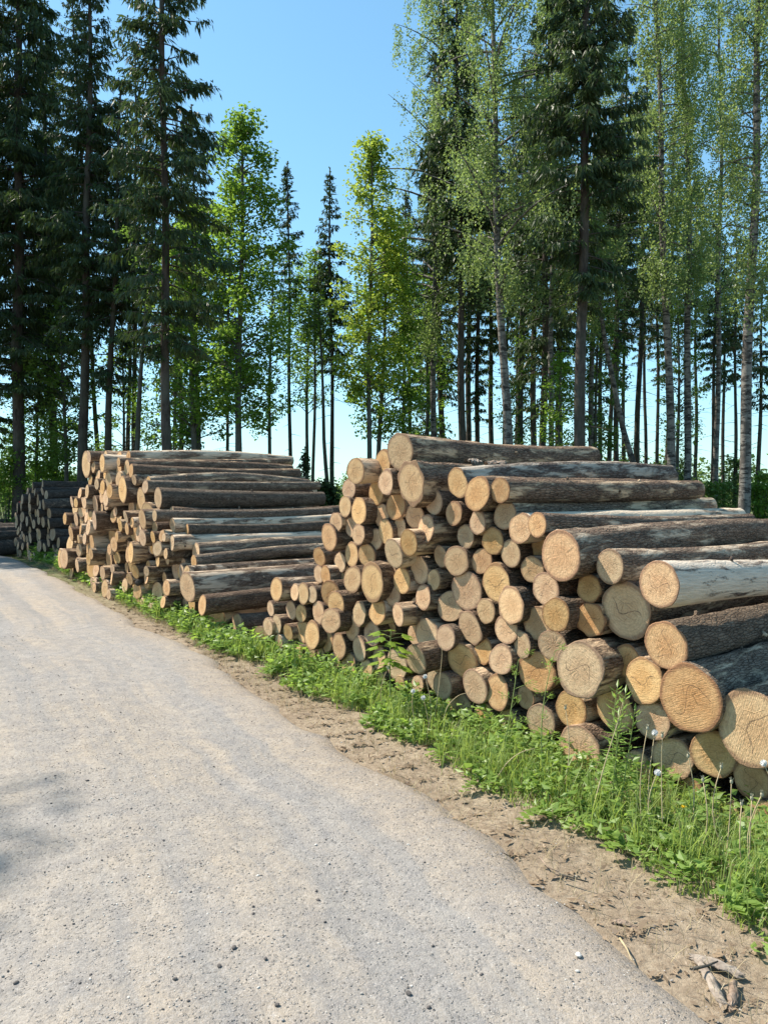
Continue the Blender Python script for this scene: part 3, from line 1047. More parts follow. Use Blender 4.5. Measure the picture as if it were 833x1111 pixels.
class Stem:
    """a trunk line through picture points at one distance, carried on above the frame"""

    def __init__(s, pts, Y, top_py, dia_px):
        P = [at_depth(px, py, Y) for px, py in pts]
        z = np.array([p[2] for p in P])
        x = np.array([p[0] for p in P])
        o = np.argsort(z)
        s.z, s.x, s.Y = z[o], x[o], Y
        s.H = z_at(top_py, Y)
        s.r = dia_px / 2 / F * Y
        s.yl = rng.normal(0, 0.012)
        s.wob = rng.uniform(0, 6.28, 2)

    def at(s, z):
        z = np.asarray(z, float)
        x = np.interp(z, s.z, s.x)
        if len(s.z) > 1:
            k1 = (s.x[-1] - s.x[-2]) / (s.z[-1] - s.z[-2])
            k0 = (s.x[1] - s.x[0]) / (s.z[1] - s.z[0])
            x = np.where(z > s.z[-1], s.x[-1] + (z - s.z[-1]) * k1, x)
            x = np.where(z < s.z[0], s.x[0] + (z - s.z[0]) * k0, x)
        x = x + 0.035 * np.sin(z * 0.7 + s.wob[0])
        y = s.Y + z * s.yl + 0.035 * np.sin(z * 0.6 + s.wob[1])
        return np.stack([x, y, z], -1)

    def rad(s, z):
        t = np.clip(np.asarray(z) / s.H, 0, 1)
        return s.r * (1.0 - 0.82 * t ** 1.1) * (1 + 0.45 * np.exp(-np.asarray(z) / 0.35)) + 0.008


def trunk_mesh(st, sides=10, extra=None, lump=0.035):
    b = MB()
    zs = np.concatenate([[-0.25, 0, 0.25, 0.6], np.linspace(1.1, st.H, max(8, int(st.H / 0.9)))])
    b.tube(st.at(zs), st.rad(zs), sides, lump=lump)
    for pts, rads in extra or []:
        b.tube(pts, rads, 4, caps=False)
    return b


def twig_line(p0, d, L, droop, n=5, up=0.0):
    t = np.linspace(0, 1, n)
    return p0 + d * (L * t)[:, None] + np.array([0, 0, 1.0]) * (-droop * L * t ** 1.7 + up * L * t ** 3)[:, None]


def spruce(st, cb, Rm, dense=1.0, near=1.0, dead=24, tops=0.0, mat='spruce', drop=1.0):
    """drooping boughs with hanging twig curtains; returns trunk and crown"""
    extra = []
    cr = MB()
    z = cb
    H = st.H
    while z < H - 0.15:
        t = (z - cb) / (H - cb)
        prof = min(1.0, 0.45 + 2.2 * t) * (1 - t) ** 0.75
        step = rng.uniform(.22, .42) / dense ** 0.5
        nb = rng.integers(4, 7)
        for k in range(nb):
            r = Rm * (prof * rng.uniform(.55, 1.15) + 0.06)
            if t < 0.25 and rng.random() < 0.35:
                continue
            a = rng.uniform(0, 2 * math.pi)
            d = np.array([math.cos(a), math.sin(a), rng.uniform(-.12, .22) + .5 * t])
            zz = z + rng.uniform(-.12, .12)
            ln = twig_line(st.at(zz), d, r, rng.uniform(.3, .6) * drop, 6, rng.uniform(.1, .28))
            extra.append((ln, np.linspace(.028, .006, 6) * (0.5 + r / 3)))
            n = max(4, int(r / 0.066 * dense * near))
            s_ = rng.uniform(.1, 1, n) ** 0.8
            base = np.stack([np.interp(s_, np.linspace(0, 1, 6), ln[:, c]) for c in range(3)], 1)
            side = np.array([-math.sin(a), math.cos(a), 0])
            sg = rng.choice([-1, 1], n)
            m = 4
            base = np.repeat(base, m, 0)
            sgm = np.repeat(sg, m)[:, None]
            w1 = rng.uniform(.1, .75, (n * m, 1))
            ax = d * rng.uniform(.1, .5, (n * m, 1)) + side * sgm * w1 + np.array([0, 0, -1.0]) * rng.uniform(.45, 1.5, (n * m, 1)) * drop
            ax = unit(ax + rng.normal(0, .15, (n * m, 3)))
            base = base + side * sgm * rng.uniform(0, .12, (n * m, 1)) * r + rng.normal(0, .03, (n * m, 3))
            sd = unit(np.cross(ax, rand_dirs(n * m)))
            Ls = rng.uniform(.12, .38, n * m) * (1.1 - .35 * np.repeat(s_, m)) * min(1.25, 0.45 + r * 0.5)
            cr.leaves(base, ax, sd, Ls, rng.uniform(.035, .075, n * m) / near ** 0.4)
        z += step
    # leader
    n = 40
    zz = rng.uniform(H - 1.4, H, n)
    a = rand_dirs(n)
    a[:, 2] = np.abs(a[:, 2]) * 0.5
    cr.leaves(st.at(zz), unit(a), unit(np.cross(a, rand_dirs(n))), (H - zz) * .28 + .12, .07)
    # dead twigs below the crown
    for _ in range(dead):
        zz = rng.uniform(max(1.0, cb * .3), cb + .25 * (H - cb))
        a = rng.uniform(0, 6.28)
        d = np.array([math.cos(a), math.sin(a), rng.uniform(-.25, .15)])
        L = rng.uniform(.3, 1.0) * min(1.4, Rm)
        extra.append((twig_line(st.at(zz), d, L, .15, 4), np.linspace(.013, .004, 4)))
    return extra, cr


def leaf_clump(cr, c, rad, n, size, flat=0.6, hang=0.35, squash=.7):
    d = rand_dirs(n) * (rng.uniform(0, 1, (n, 1)) ** 0.45) * rad
    d[:, 2] *= squash
    ax = rand_dirs(n)
    ax[:, 2] = ax[:, 2] * flat - hang
    ax = unit(ax)
    up = np.array([0, 0, 1.0]) + rng.normal(0, .55, (n, 3))
    sd = unit(np.cross(ax, up))
    L = size * rng.uniform(.6, 1.25, n)
    cr.leaves(c + d, ax, sd, L, L * rng.uniform(.6, .95, n), fold=0.08)


def maple(st, cb, Rm, n_clump=60, per=70, size=.15, prof=None, rad=(.3, .6), up=.55):
    extra = []
    cr = MB()
    H = st.H
    size, per = size * .78, per * 1.45
    for k in range(n_clump):
        t = (k + rng.random()) / n_clump
        z = cb + (H - cb) * t
        p = prof(t) if prof else (math.sin(math.pi * min(1, .18 + .82 * t)) ** .7)
        a = rng.uniform(0, 6.28)
        r = Rm * max(.12, p) * rng.uniform(.25, 1.05)
        z0 = max(.6, z - r * up * rng.uniform(.6, 1.3))
        d = np.array([math.cos(a), math.sin(a), 0])
        ln = st.at(z0) + d * (r * np.linspace(0, 1, 5))[:, None] + np.array([0, 0, 1.0]) * ((z - z0) * np.linspace(0, 1, 5) ** .7)[:, None]
        extra.append((ln, np.linspace(.03, .006, 5) * (.6 + st.r * 2)))
        rr = rng.uniform(*rad)
        leaf_clump(cr, ln[-1], rr, int(per * rng.uniform(.5, 1.4)), size)
        if r > .8:
            leaf_clump(cr, ln[3] + rng.normal(0, .15, 3), rr * .8, int(per * .5), size)
    return extra, cr


def birch(st, cb, Rm, limbs=46, leaves=260, size=.075, reach=None, hang=1.0):
    """thin rising limbs with long hanging leaf strings"""
    extra = []
    cr = MB()
    H = st.H
    for k in range(limbs):
        t = (k + rng.random()) / limbs
        z0 = cb + (H - cb) * t * .96
        a = rng.uniform(0, 6.28)
        L = Rm * (1.0 - .6 * t) * rng.uniform(.5, 1.15) * (1 if t > .12 else .6)
        d = np.array([math.cos(a), math.sin(a), rng.uniform(.35, 1.0)])
        ln = twig_line(st.at(z0), d, L, rng.uniform(.25, .55), 7)
        extra.append((ln, np.linspace(.035, .006, 7) * (.5 + L / 3)))
        ns = int(rng.uniform(.6, 1.4) * leaves / 15) + 2
        cen = [(rng.uniform(.25, 1.0), rng.normal(0, .25, 3) * [1, 1, .6]) for _ in range(max(2, ns // 5))]
        for q in range(ns):
            s_, of = cen[q % len(cen)]
            p = np.array([np.interp(s_, np.linspace(0, 1, 7), ln[:, c]) for c in range(3)]) + of + rng.normal(0, .11, 3) * [1, 1, .8]
            m = rng.integers(12, 34)
            Ls = m * .042 * hang
            u = rng.uniform(0, 1, m)
            dr = np.array([rng.normal(0, .35), rng.normal(0, .35), 0])
            pos = p + dr * (u ** .6)[:, None] * Ls * .5 + np.array([0, 0, -1.0]) * (u * Ls)[:, None] + rng.normal(0, .05, (m, 3))
            ax = unit(rng.normal(0, .6, (m, 3)) + [0, 0, -.7])
            sd = unit(np.cross(ax, rand_dirs(m)))
            l_ = size * rng.uniform(.7, 1.3, m)
            cr.leaves(pos, ax, sd, l_, l_ * .75)
    return extra, cr


def put_tree(name, label, st, extra, crown, tmat, cmat, group='trees standing behind the log stacks', sides=10):
    e = empty(name, st.at(0.0))
    off = -st.at(0.0)
    tb = trunk_mesh(st, sides, extra)
    tb.v = [v + off for v in tb.v]
    crown.v = [v + off for v in crown.v]
    tb.build('trunk', M[tmat], e, smooth=True)
    crown.build('crown', M[cmat], e)
    tag(e, label, 'tree', group)
    return e


def S(label, pts, Y, top, dia, cb, rpx, dense=1.0, near=1.0, **k):
    st = Stem(pts, Y, top, dia)
    ex, cr = spruce(st, max(.5, z_at(cb, Y)), rpx / F * Y, dense, near, **k)
    return put_tree('spruce_tree', label, st, ex, cr, 'trunk', 'spruce')


def Bi(label, pts, Y, top, dia, cb, rpx, **k):
    st = Stem(pts, Y, top, dia)
    ex, cr = birch(st, z_at(cb, Y), rpx / F * Y, **k)
    return put_tree('birch_tree', label, st, ex, cr, 'trunk_birch', 'birch')


def Ma(label, pts, Y, top, dia, cb, rpx, mat='maple', name='maple_tree', **k):
    st = Stem(pts, Y, top, dia)
    ex, cr = maple(st, max(.4, z_at(cb, Y)), rpx / F * Y, **k)
    return put_tree(name, label, st, ex, cr, 'trunk_grey', mat)


# left group
S('tall dark spruce with heavy drooping boughs at the far left edge', [(20, 540), (22, 0)], 31, -230, 13, 420, 92, 1.35)
S('slim tall spruce second from the left edge, bare stem below', [(90, 520), (97, 0)], 29, -70, 11, 370, 68, 1.2)
S('tall straight spruce with a grey stem rising behind the brown log stack', [(181, 490), (175, 0)], 21, -210, 11, 385, 84, 1.0, 1.5)
S('thin shaded spruce between the two leftmost tall spruces', [(58, 520), (55, 200)], 34, 40, 6, 440, 50, 1.0)
S('dark bushy spruce behind the slim tall spruce on the left', [(117, 490), (126, 200)], 29, 90, 8, 420, 55, 1.0)
S('dark drooping spruce partly hidden by the maple behind the brown stack', [(215, 490), (209, 200)], 33, 110, 6, 340, 42, .9)
S('shaded spruce filling the gap at the far left edge', [(-22, 560), (-20, 100)], 33, -60, 9, 470, 85, 1.1)
S('spruce far back between the left tall spruces', [(140, 500), (143, 200)], 42, 150, 5, 430, 32, .8)
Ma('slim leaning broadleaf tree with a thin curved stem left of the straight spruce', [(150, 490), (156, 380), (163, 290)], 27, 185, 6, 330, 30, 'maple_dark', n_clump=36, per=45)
Ma('many stemmed young maple behind the middle of the brown stack', [(212, 490), (207, 400), (213, 300)], 26, 225, 8, 480, 46, 'maple', n_clump=120, per=50, size=.16)
Ma('broad maple with dark stem right of the straight grey spruce', [(259, 490), (262, 300)], 25, 125, 8, 455, 52, 'maple', n_clump=170, per=52, size=.16)
S('narrow pointed spruce standing in the open sky gap', [(315, 530), (312, 200)], 34, 172, 4.5, 330, 24, 1.0)
S('narrow dark spruce with a pointed top left of the bright maple', [(361, 520), (357, 200)], 33, 180, 5, 400, 32, 1.1)
Ma('small maple with thin pole stem in the open sky gap', [(340, 530), (342, 330)], 35, 275, 4, 400, 44, 'maple', n_clump=60, per=46, size=.17)
Ma('thin crooked double stem tree left of the bright maple', [(358, 545), (352, 480), (349, 400)], 31, 325, 5, 370, 26, 'maple_dark', n_clump=22, per=34)
Ma('bright green maple with sunlit leaves above the left end of the near stack', [(400, 500), (402, 300)], 27, 150, 6, 430, 38, 'sapling', n_clump=115, per=50, size=.17)
Ma('lower maple close beside the bright sunlit maple', [(411, 500), (415, 400)], 28.5, 250, 6, 470, 40, 'maple', n_clump=105, per=50, size=.17)
# middle
S('slim dark spruce between the bright maple and the spreading birch', [(446, 500), (441, 250)], 38, 205, 5, 420, 32, 1.1)
S('dark spruce behind the birch foliage above the near stack crest', [(479, 490), (474, 250)], 36, 60, 7, 430, 42, 1.1)
S('tall spruce with reddish stem left of the leaning white birch', [(502, 485), (497, 200)], 29, -60, 9, 330, 64, 1.2)
S('thin spruce just right of the reddish stemmed spruce', [(517, 490), (520, 250)], 37, 140, 6, 450, 32, 1.0)
S('thin spruce just left of the leaning white birch', [(533, 490), (530, 250)], 39, 90, 6, 390, 34, 1.0)
Bi('leaning birch with pale stem and long hanging foliage over the near stack', [(551, 487), (545, 380), (537, 180), (535, 0)], 24, -160, 10, 330, 118, limbs=66, leaves=330)
Bi('birch with fine hanging leaves left of the reddish stemmed spruce', [(470, 490), (472, 200), (480, 0)], 30, -60, 7, 380, 98, limbs=52, leaves=300)
S('slender spruce left of the thick dark spruce', [(578, 495), (580, 250)], 33, 10, 7, 330, 46, 1.0)
S('spruce with twin looking stem close left of the thick dark spruce', [(588, 495), (591, 250)], 31, -60, 8, 450, 52, 1.0)
S('thick tall dark spruce behind the right part of the near stack', [(629, 500), (637, 0)], 22, -250, 13, 330, 82, 1.2, 1.4)
S('background spruce right of the thick dark spruce', [(650, 505), (653, 250)], 41, 140, 5, 460, 34, 1.0)
S('background spruce hidden behind the leaning dark birch stem', [(668, 510), (668, 250)], 37, 110, 6, 330, 40, 1.0)
S('thin far spruce left of the paired birches', [(676, 510), (679, 250)], 46, 170, 4.5, 380, 28, 1.0)
Bi('short leaning birch with a strongly slanted dark stem', [(690, 512), (672, 455), (655, 370), (648, 300)], 28, 180, 7, 340, 46, limbs=30, leaves=200)
S('thin pole spruce left of the paired birches', [(700, 510), (700, 250)], 45, 180, 4, 390, 26, .9)
S('thin pole spruce almost touching the first paired birch', [(713, 510), (714, 250)], 43, 190, 4, 380, 26, .9)
Bi('first of the paired tall birches, slightly leaning to the left', [(729, 522), (723, 380), (716, 150), (710, 0)], 25, -150, 9, 320, 66, limbs=56, leaves=270)
Bi('second of the paired tall birches with a dark straight stem', [(745, 520), (748, 250), (742, 0)], 27, -130, 8, 330, 62, limbs=52, leaves=260)
S('small pointed spruce in the sky gap left of the white stemmed birch', [(772, 520), (775, 300)], 38, 235, 4.5, 420, 30, 1.1)
S('thin spruce second in the sky gap row left of the white stemmed birch', [(784, 520), (786, 300)], 42, 258, 4, 410, 24, 1.0)
S('thin spruce nearest the white stemmed birch on its left', [(797, 520), (799, 300)], 40, 245, 4, 420, 30, 1.1)
Bi('big white stemmed birch at the right edge, leaning to the right', [(805, 552), (812, 380), (818, 200), (823, 0)], 23, -200, 12, 330, 72, limbs=60, leaves=280)
S('short dark spruce at the right edge behind the white stemmed birch', [(821, 530), (825, 350)], 36, 290, 5, 440, 28, 1.0)
Bi('birch beyond the right edge whose foliage hangs into view', [(868, 560), (872, 0)], 26, -120, 9, 330, 70, limbs=46, leaves=240)
S('distant spruce low between the middle stems', [(560, 505), (561, 350)], 50, 240, 5, 440, 28, 1.0)
S('distant spruce beside the slender middle spruce', [(608, 505), (606, 350)], 48, 210, 5, 430, 30, 1.0)
Ma('low bright maple sapling glowing between the dark middle stems', [(606, 520), (607, 450)], 27, 385, 3.5, 490, 28, 'maple', n_clump=34, per=40, size=.15)
for lab, bx, Y, top, cb, w_, tx in [
        ('dense spruce filling the gap left of the thick dark spruce', 605, 37, 20, 400, 52, 606),
        ('dense dark spruce right of the thick dark spruce', 660, 34, 10, 390, 56, 664),
        ('dark spruce between the thick spruce and the paired birches', 690, 39, 60, 390, 48, 694),
        ('deep background spruce behind the leaning white birch', 545, 44, 90, 400, 44, 546),
        ('deep background spruce behind the spreading birch foliage', 508, 46, 60, 400, 46, 508),
        ('deep background spruce left of the reddish stemmed spruce', 462, 44, 120, 410, 40, 462),
        ('far spruce behind the first of the paired birches', 724, 48, 120, 400, 40, 726),
        ('far spruce behind the second of the paired birches', 754, 46, 190, 410, 34, 755),
        ('far spruce standing between thick spruce and leaning birch', 562, 41, 60, 380, 44, 566),
        ('far spruce just right of the big straight grey spruce', 196, 40, 130, 410, 42, 197),
        ('far spruce between slim spruce and straight grey spruce', 146, 36, 60, 420, 48, 147),
        ('far spruce showing between the two leftmost spruces', 60, 40, -20, 430, 56, 60),
        ('far dark spruce right of the slim tall spruce', 108, 38, -20, 420, 52, 110),
        ('far spruce low behind the broad maple', 246, 44, 230, 430, 34, 247)]:
    S(lab, [(bx, 520), (tx + rng.normal(0, 9), 200)], Y, top, rng.uniform(3.5, 7), cb + rng.uniform(-70, 80), w_, .85, dead=40)
for lab, bx, Y, top, w_ in [
        ('background birch with pale hanging foliage right of the thick spruce', 640, 33, -60, 80),
        ('background birch with hanging foliage between the paired birches and the edge', 776, 32, -70, 74),
        ('background birch with hanging foliage left of the thick spruce', 596, 29, -80, 76)]:
    Bi(lab, [(bx, 520), (bx + 4, 200), (bx + 2, 0)], Y, top, 6, 330, w_, limbs=50, leaves=300)
for lab, bx, Y, top, cb, w_, mt in [
        ('mid-height leafy tree in the sky gap right of the broad maple', 292, 31, 270, 470, 44, 'maple'),
        ('mid-height leafy tree right of the narrow pointed spruce', 332, 38, 285, 440, 38, 'maple'),
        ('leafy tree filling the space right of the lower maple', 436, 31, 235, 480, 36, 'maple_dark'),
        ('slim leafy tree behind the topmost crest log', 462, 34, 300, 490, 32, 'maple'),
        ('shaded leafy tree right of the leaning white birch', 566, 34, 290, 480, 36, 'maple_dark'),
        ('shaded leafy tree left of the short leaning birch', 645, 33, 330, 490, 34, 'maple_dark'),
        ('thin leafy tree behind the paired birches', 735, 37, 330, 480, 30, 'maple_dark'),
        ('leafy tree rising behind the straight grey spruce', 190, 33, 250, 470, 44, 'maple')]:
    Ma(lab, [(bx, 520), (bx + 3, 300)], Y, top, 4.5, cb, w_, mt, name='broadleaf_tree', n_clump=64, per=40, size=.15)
# left undergrowth
Ma('young bright broadleaf tree under the far left spruces', [(40, 560), (41, 450)], 33, 385, 4, 520, 42, 'maple', n_clump=60, per=46, size=.17)
Ma('young broadleaf tree glowing between the slim spruce and the brown stack', [(135, 520), (134, 450)], 34, 360, 4, 510, 36, 'maple', n_clump=46, per=40, size=.17)
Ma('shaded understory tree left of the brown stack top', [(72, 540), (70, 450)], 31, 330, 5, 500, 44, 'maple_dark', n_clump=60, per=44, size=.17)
Ma('roadside maple out past the left edge, shading the gravel', [(-1020, 560), (-1020, 300)], 10.55, -880, 22, -640, 85, 'maple_dark', n_clump=20, per=24, size=.2)
S('spruce out past the left edge behind the dark stacks', [(-70, 560), (-68, 0)], 34, -200, 13, 430, 90, 1.1)
S('second spruce out past the left edge behind the dark stacks', [(-205, 560), (-203, 0)], 24.5, -260, 13, 430, 120, 1.0)


# ------------------------------------------------------------------ bushes and low growth
def bush(name, label, px, py_top, Y, wpx, mat, n=26, per=60, size=.11, group='bushes behind the log stacks', twigs=True):
    c = np.array([(px - CX) / F * Y, Y, 0.0])
    h = max(.4, z_at(py_top, Y))
    wd = wpx / F * Y
    e = empty(name, c)
    cr, tb = MB(), MB()
    for k in range(n):
        a, rr = rng.uniform(0, 6.28), math.sqrt(rng.random())
        t = rng.uniform(.12, 1)
        p = np.array([math.cos(a) * rr * wd * (1.1 - .6 * t), math.sin(a) * rr * wd * (1.1 - .6 * t), h * t * (1 - .25 * rr)])
        leaf_clump(cr, p, rng.uniform(.16, .34) * max(.8, h / 2), int(per * rng.uniform(.5, 1.4)), size)
        tb.tube(np.array([p * [.1, .1, 0], p * [.5, .5, .5], p]), np.array([.014, .01, .004]), 4, caps=False)
    tb.build('stem', M['trunk_grey'], e)
    cr.build('foliage', M[mat], e)
    tag(e, label, 'bush', group)


bush('bush', 'sunlit bush low at the far left edge behind the dark stacks', 8, 470, 31, 34, 'maple', 44, 70, .15)
bush('bush', 'bright bush between the far left spruce and the slim spruce', 62, 455, 33, 30, 'maple', 44, 70, .15)
bush('bush', 'pale green bush just left of the brown stack top', 120, 462, 36, 26, 'shrub', 40, 60, .15)
bush('bush', 'small bush peeping over the brown stack beside the straight spruce', 165, 478, 38, 22, 'shrub', 30, 50, .15)
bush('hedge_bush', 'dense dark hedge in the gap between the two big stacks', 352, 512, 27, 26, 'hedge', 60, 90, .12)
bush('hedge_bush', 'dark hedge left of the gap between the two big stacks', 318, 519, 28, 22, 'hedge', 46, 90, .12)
bush('bush', 'pale feathery shrub above the left shoulder of the near stack', 428, 462, 36, 14, 'shrub', 22, 50, .1)
bush('bush', 'tall green bush left of the paired birches at the stack back', 656, 490, 33, 26, 'shrub', 36, 60, .13)
bush('bush', 'low green bush behind the paired birches', 712, 487, 36, 30, 'shrub', 40, 60, .13)
bush('bush', 'rounded green bush left of the white stemmed birch foot', 778, 508, 25, 22, 'maple_dark', 50, 70, .1)
bush('bush', 'sunlit green bush right of the white stemmed birch foot', 826, 505, 25, 20, 'maple', 50, 70, .1)
bush('bush', 'dark bush at the foot of the small pointed spruce', 752, 512, 28, 18, 'hedge', 40, 70, .1)
bush('bush', 'bush out past the right edge beside the white stemmed birch', 868, 500, 25, 26, 'shrub', 44, 70, .1)
bush('bush', 'low green bush behind the stubby corner of the near stack', 545, 480, 42, 34, 'shrub', 34, 60, .15)
for px, tp, Y, w_, mt, lab in [
        (470, 474, 46, 30, 'shrub', 'green bush seen under the topmost crest log left end'),
        (610, 470, 44, 36, 'shrub', 'green bush seen behind the thick dark spruce foot'),
        (682, 476, 46, 34, 'maple_dark', 'leafy bush between the leaning birch and pole spruces'),
        (738, 484, 42, 26, 'shrub', 'bush between the feet of the paired birches'),
        (392, 492, 44, 26, 'maple_dark', 'leafy bush just left of the stubby corner log'),
        (800, 488, 40, 30, 'shrub', 'tall bush behind the white stemmed birch'),
        (240, 476, 44, 34, 'maple_dark', 'leafy bush over the right end of the brown stack'),
        (20, 440, 40, 40, 'maple', 'tall bright bush behind the far left spruce foot')]:
    bush('bush', lab, px, tp, Y, w_, mt, 50, 60, .14)
S('tiny spruce sapling in the gap between the two big stacks', [(330, 530), (330, 495)], 30, 486, 2, 522, 10, 2.0, 2.0, dead=0)


def far_woods():
    """low line of far-off woods closing the view between the stems"""
    b = MB()
    n = 2600
    x = rng.uniform(-95, 110, n)
    y = rng.uniform(88, 125, n)
    h = (1.1 + 3.0 * vnoise(x, y, .06, 4) + 1.5 * vnoise(x, y, .4, 8)) * np.where(x < -30, 1.7, np.where(x > 0, 1.75, 1.0))
    for i in range(0, n):
        leaf_clump(b, np.array([x[i], y[i], -0.9 + h[i] * rng.uniform(.1, 1)]), 1.1, 16, .55)
    tag(b.build('woods', M['shrub']), 'far low line of green woods seen between the stems', 'woods', kind='stuff')


far_woods()


# ------------------------------------------------------------------ verge plants
GR = resample(GRASS, 200)
PR = resample(PILE, 200)


def strip_points(n, lo=-.06, hi=1.0, t0=0.0, t1=1.0, bias=1.0):
    """points in the strip between the grass edge and the foot of the stacks"""
    t = t0 + (t1 - t0) * rng.uniform(0, 1, n) ** bias
    k = t * 199
    i = np.clip(k.astype(int), 0, 198)
    f = (k - i)[:, None]
    a = GR[i] * (1 - f) + GR[i + 1] * f
    b = PR[i] * (1 - f) + PR[i + 1] * f
    w_ = rng.uniform(lo, hi, n)[:, None]
    return a + (b - a) * w_, w_[:, 0]


def blades(b, P, h, wd, lean=.5, z0=-.03):
    """bent three-part blades"""
    n = len(P)
    a = rng.uniform(0, 6.28, n)
    d = np.stack([np.cos(a), np.sin(a), np.zeros(n)], 1)
    s = np.stack([-np.sin(a), np.cos(a), np.zeros(n)], 1)
    ln = (rng.uniform(.1, 1, n) * lean)[:, None]
    h = h[:, None]
    wd = np.broadcast_to(wd, (n,))[:, None]
    base = np.concatenate([P, np.full((n, 1), z0)], 1)
    up = np.array([0, 0, 1.0])
    p1 = base + up * h * .45 + d * h * ln * .25
    p2 = base + up * h * .82 + d * h * ln * .7
    p3 = base + up * h * (1 - .3 * ln) + d * h * ln * 1.25
    v = np.stack([base - s * wd * .5, base + s * wd * .5, p1 - s * wd * .45, p1 + s * wd * .45, p2 - s * wd * .28, p2 + s * wd * .28, p3], 1).reshape(-1, 3)
    o = np.arange(n)[:, None] * 7
    q = np.concatenate([o + [0, 1, 3, 2], o + [2, 3, 5, 4]])
    b.add(v, q, o + [4, 5, 6])


def verge():
    g, w_, dry = MB(), MB(), MB()
    # patchiness
    def keep(P, wv, s=2.2, thr=.33):
        v = vnoise(P[:, 0], P[:, 1], s, 11) * .7 + vnoise(P[:, 0], P[:, 1], 6.0, 12) * .3
        edge = np.clip((wv + .06) / .28, 0, 1)
        return v * (.48 + .52 * edge) > thr * (1.15 - .4 * edge)
    P, wv = strip_points(60000, lo=-.36, hi=1.12)
    k = keep(P, wv, thr=.42)
    P, wv = P[k], wv[k]
    far = np.clip((P[:, 1] - 4) / 12, 0, 1)
    hh = rng.uniform(.04, .18, len(P)) * (.45 + .75 * np.clip(wv * 2.2, 0, 1) - .75 * np.clip((wv - .45) / .55, 0, 1)) * (1 + .3 * far)
    blades(g, P, hh, rng.uniform(.004, .009, len(P)) * (1 + 1.6 * far), .8)
    # tall tufts towards the near right
    for c in range(190):
        Pc, wc = strip_points(1, .12, .85, 0.0, .5, 1.7)
        m = rng.integers(8, 26)
        blades(g, Pc + rng.normal(0, .05, (m, 2)), rng.uniform(.14, .38, m) * (1.1 - .5 * wc[0]), rng.uniform(.004, .008, m), .75)
    # broad leaved weeds: rosettes and leafy stems
    for c in range(5200):
        Pc, wc = strip_points(1, -.38, 1.08)
        if not keep(Pc, wc, thr=.36)[0]:
            continue
        y = Pc[0, 1]
        sc = 1.0 + .06 * (y - 4)
        m = rng.integers(5, 12)
        top = rng.uniform(.03, .2) * (.4 + .8 * min(1, max(0, wc[0]) * 2) - .7 * max(0, wc[0] - .45)) * sc
        zz = rng.uniform(0, 1, m) ** .7 * top
        a = rng.uniform(0, 6.28, m)
        ax = unit(np.stack([np.cos(a), np.sin(a), rng.uniform(-.3, .6, m)], 1))
        sd = unit(np.cross(ax, np.array([0, 0, 1.0]) + rng.normal(0, .4, (m, 3))))
        base = np.concatenate([np.repeat(Pc, m, 0) + rng.normal(0, .025, (m, 2)), zz[:, None]], 1)
        L = rng.uniform(.025, .085, m) * sc
        w_.leaves(base, ax, sd, L, L * rng.uniform(.35, .75, m), fold=.1)
    # jagged dandelion rosettes near the camera
    for c in range(130):
        Pc, wc = strip_points(1, .05, .8, 0, .6)
        m = rng.integers(7, 13)
        a = rng.uniform(0, 6.28, m)
        for q in range(m):
            n = 6
            L = rng.uniform(.10, .2)
            el = rng.uniform(.3, 1.0)
            t = np.linspace(0, 1, n)
            d = np.array([math.cos(a[q]), math.sin(a[q]), 0])
            ln = np.append(Pc[0], 0.0) + d * (t * L * math.cos(el))[:, None] + np.array([0, 0, 1.0]) * (L * (math.sin(el) * t - .55 * t ** 2))[:, None]
            ax = unit(np.repeat(d[None], n, 0) + [0, 0, .2])
            sd = np.repeat(np.array([[-math.sin(a[q]), math.cos(a[q]), 0]]), n, 0)
            w_.leaves(ln - ax * .012, ax, sd, L * .34, L * np.array([.12, .2, .28, .34, .36, .3]), fold=.06)
    # dry straw lying and standing at the road side
    P, wv = strip_points(8000, -.5, .6)
    blades(dry, P, rng.uniform(.03, .12, len(P)), rng.uniform(.002, .004, len(P)), 1.6)
    P, wv = strip_points(900, .15, 1.0)
    blades(dry, P, rng.uniform(.1, .34, len(P)) * (1.1 - .6 * np.clip(wv, 0, 1)), rng.uniform(.002, .004, len(P)), .6)
    tag(g.build('grass', M['grass']), 'green grass growing along the foot of the log stacks', 'grass', kind='stuff')
    tag(w_.build('weeds', M['weed']), 'leafy green weeds along the foot of the log stacks', 'weeds', kind='stuff')
    tag(dry.build('dry_grass', M['dry']), 'dry straw among the weeds at the road side', 'dry grass', kind='stuff')
    # bark bits and leaf litter on the bare earth strip
    lt = MB()
    n = 17000
    k = rng.integers(2, 250, n)
    wd = -np.abs(rng.normal(0, .42, n)) + .16
    P = edge_point(k, wd)
    P2, _ = strip_points(9000, -.5, 1.3)
    P = np.vstack([P, P2])
    n = len(P)
    a = rng.uniform(0, 6.28, n)
    ax = unit(np.stack([np.cos(a), np.sin(a), rng.uniform(-.12, .3, n)], 1))
    sd = unit(np.cross(ax, np.array([0, 0, 1.0]) + rng.normal(0, .3, (n, 3))))
    L = rng.choice([1, 2.2], n, p=[.8, .2]) * rng.uniform(.01, .04, n)
    zb = -.03 + .05 * (vnoise(P[:, 0], P[:, 1], .9) - .5) + .03 * (vnoise(P[:, 0], P[:, 1], 3.1, 3) - .5) + rng.uniform(0, .015, n)
    lt.leaves(np.concatenate([P, zb[:, None]], 1), ax, sd, L, L * rng.uniform(.12, .6, n))
    tag(lt.build('litter', M['litter']), 'bark chips and dead leaves on the bare earth beside the gravel', 'litter', kind='stuff')


verge()


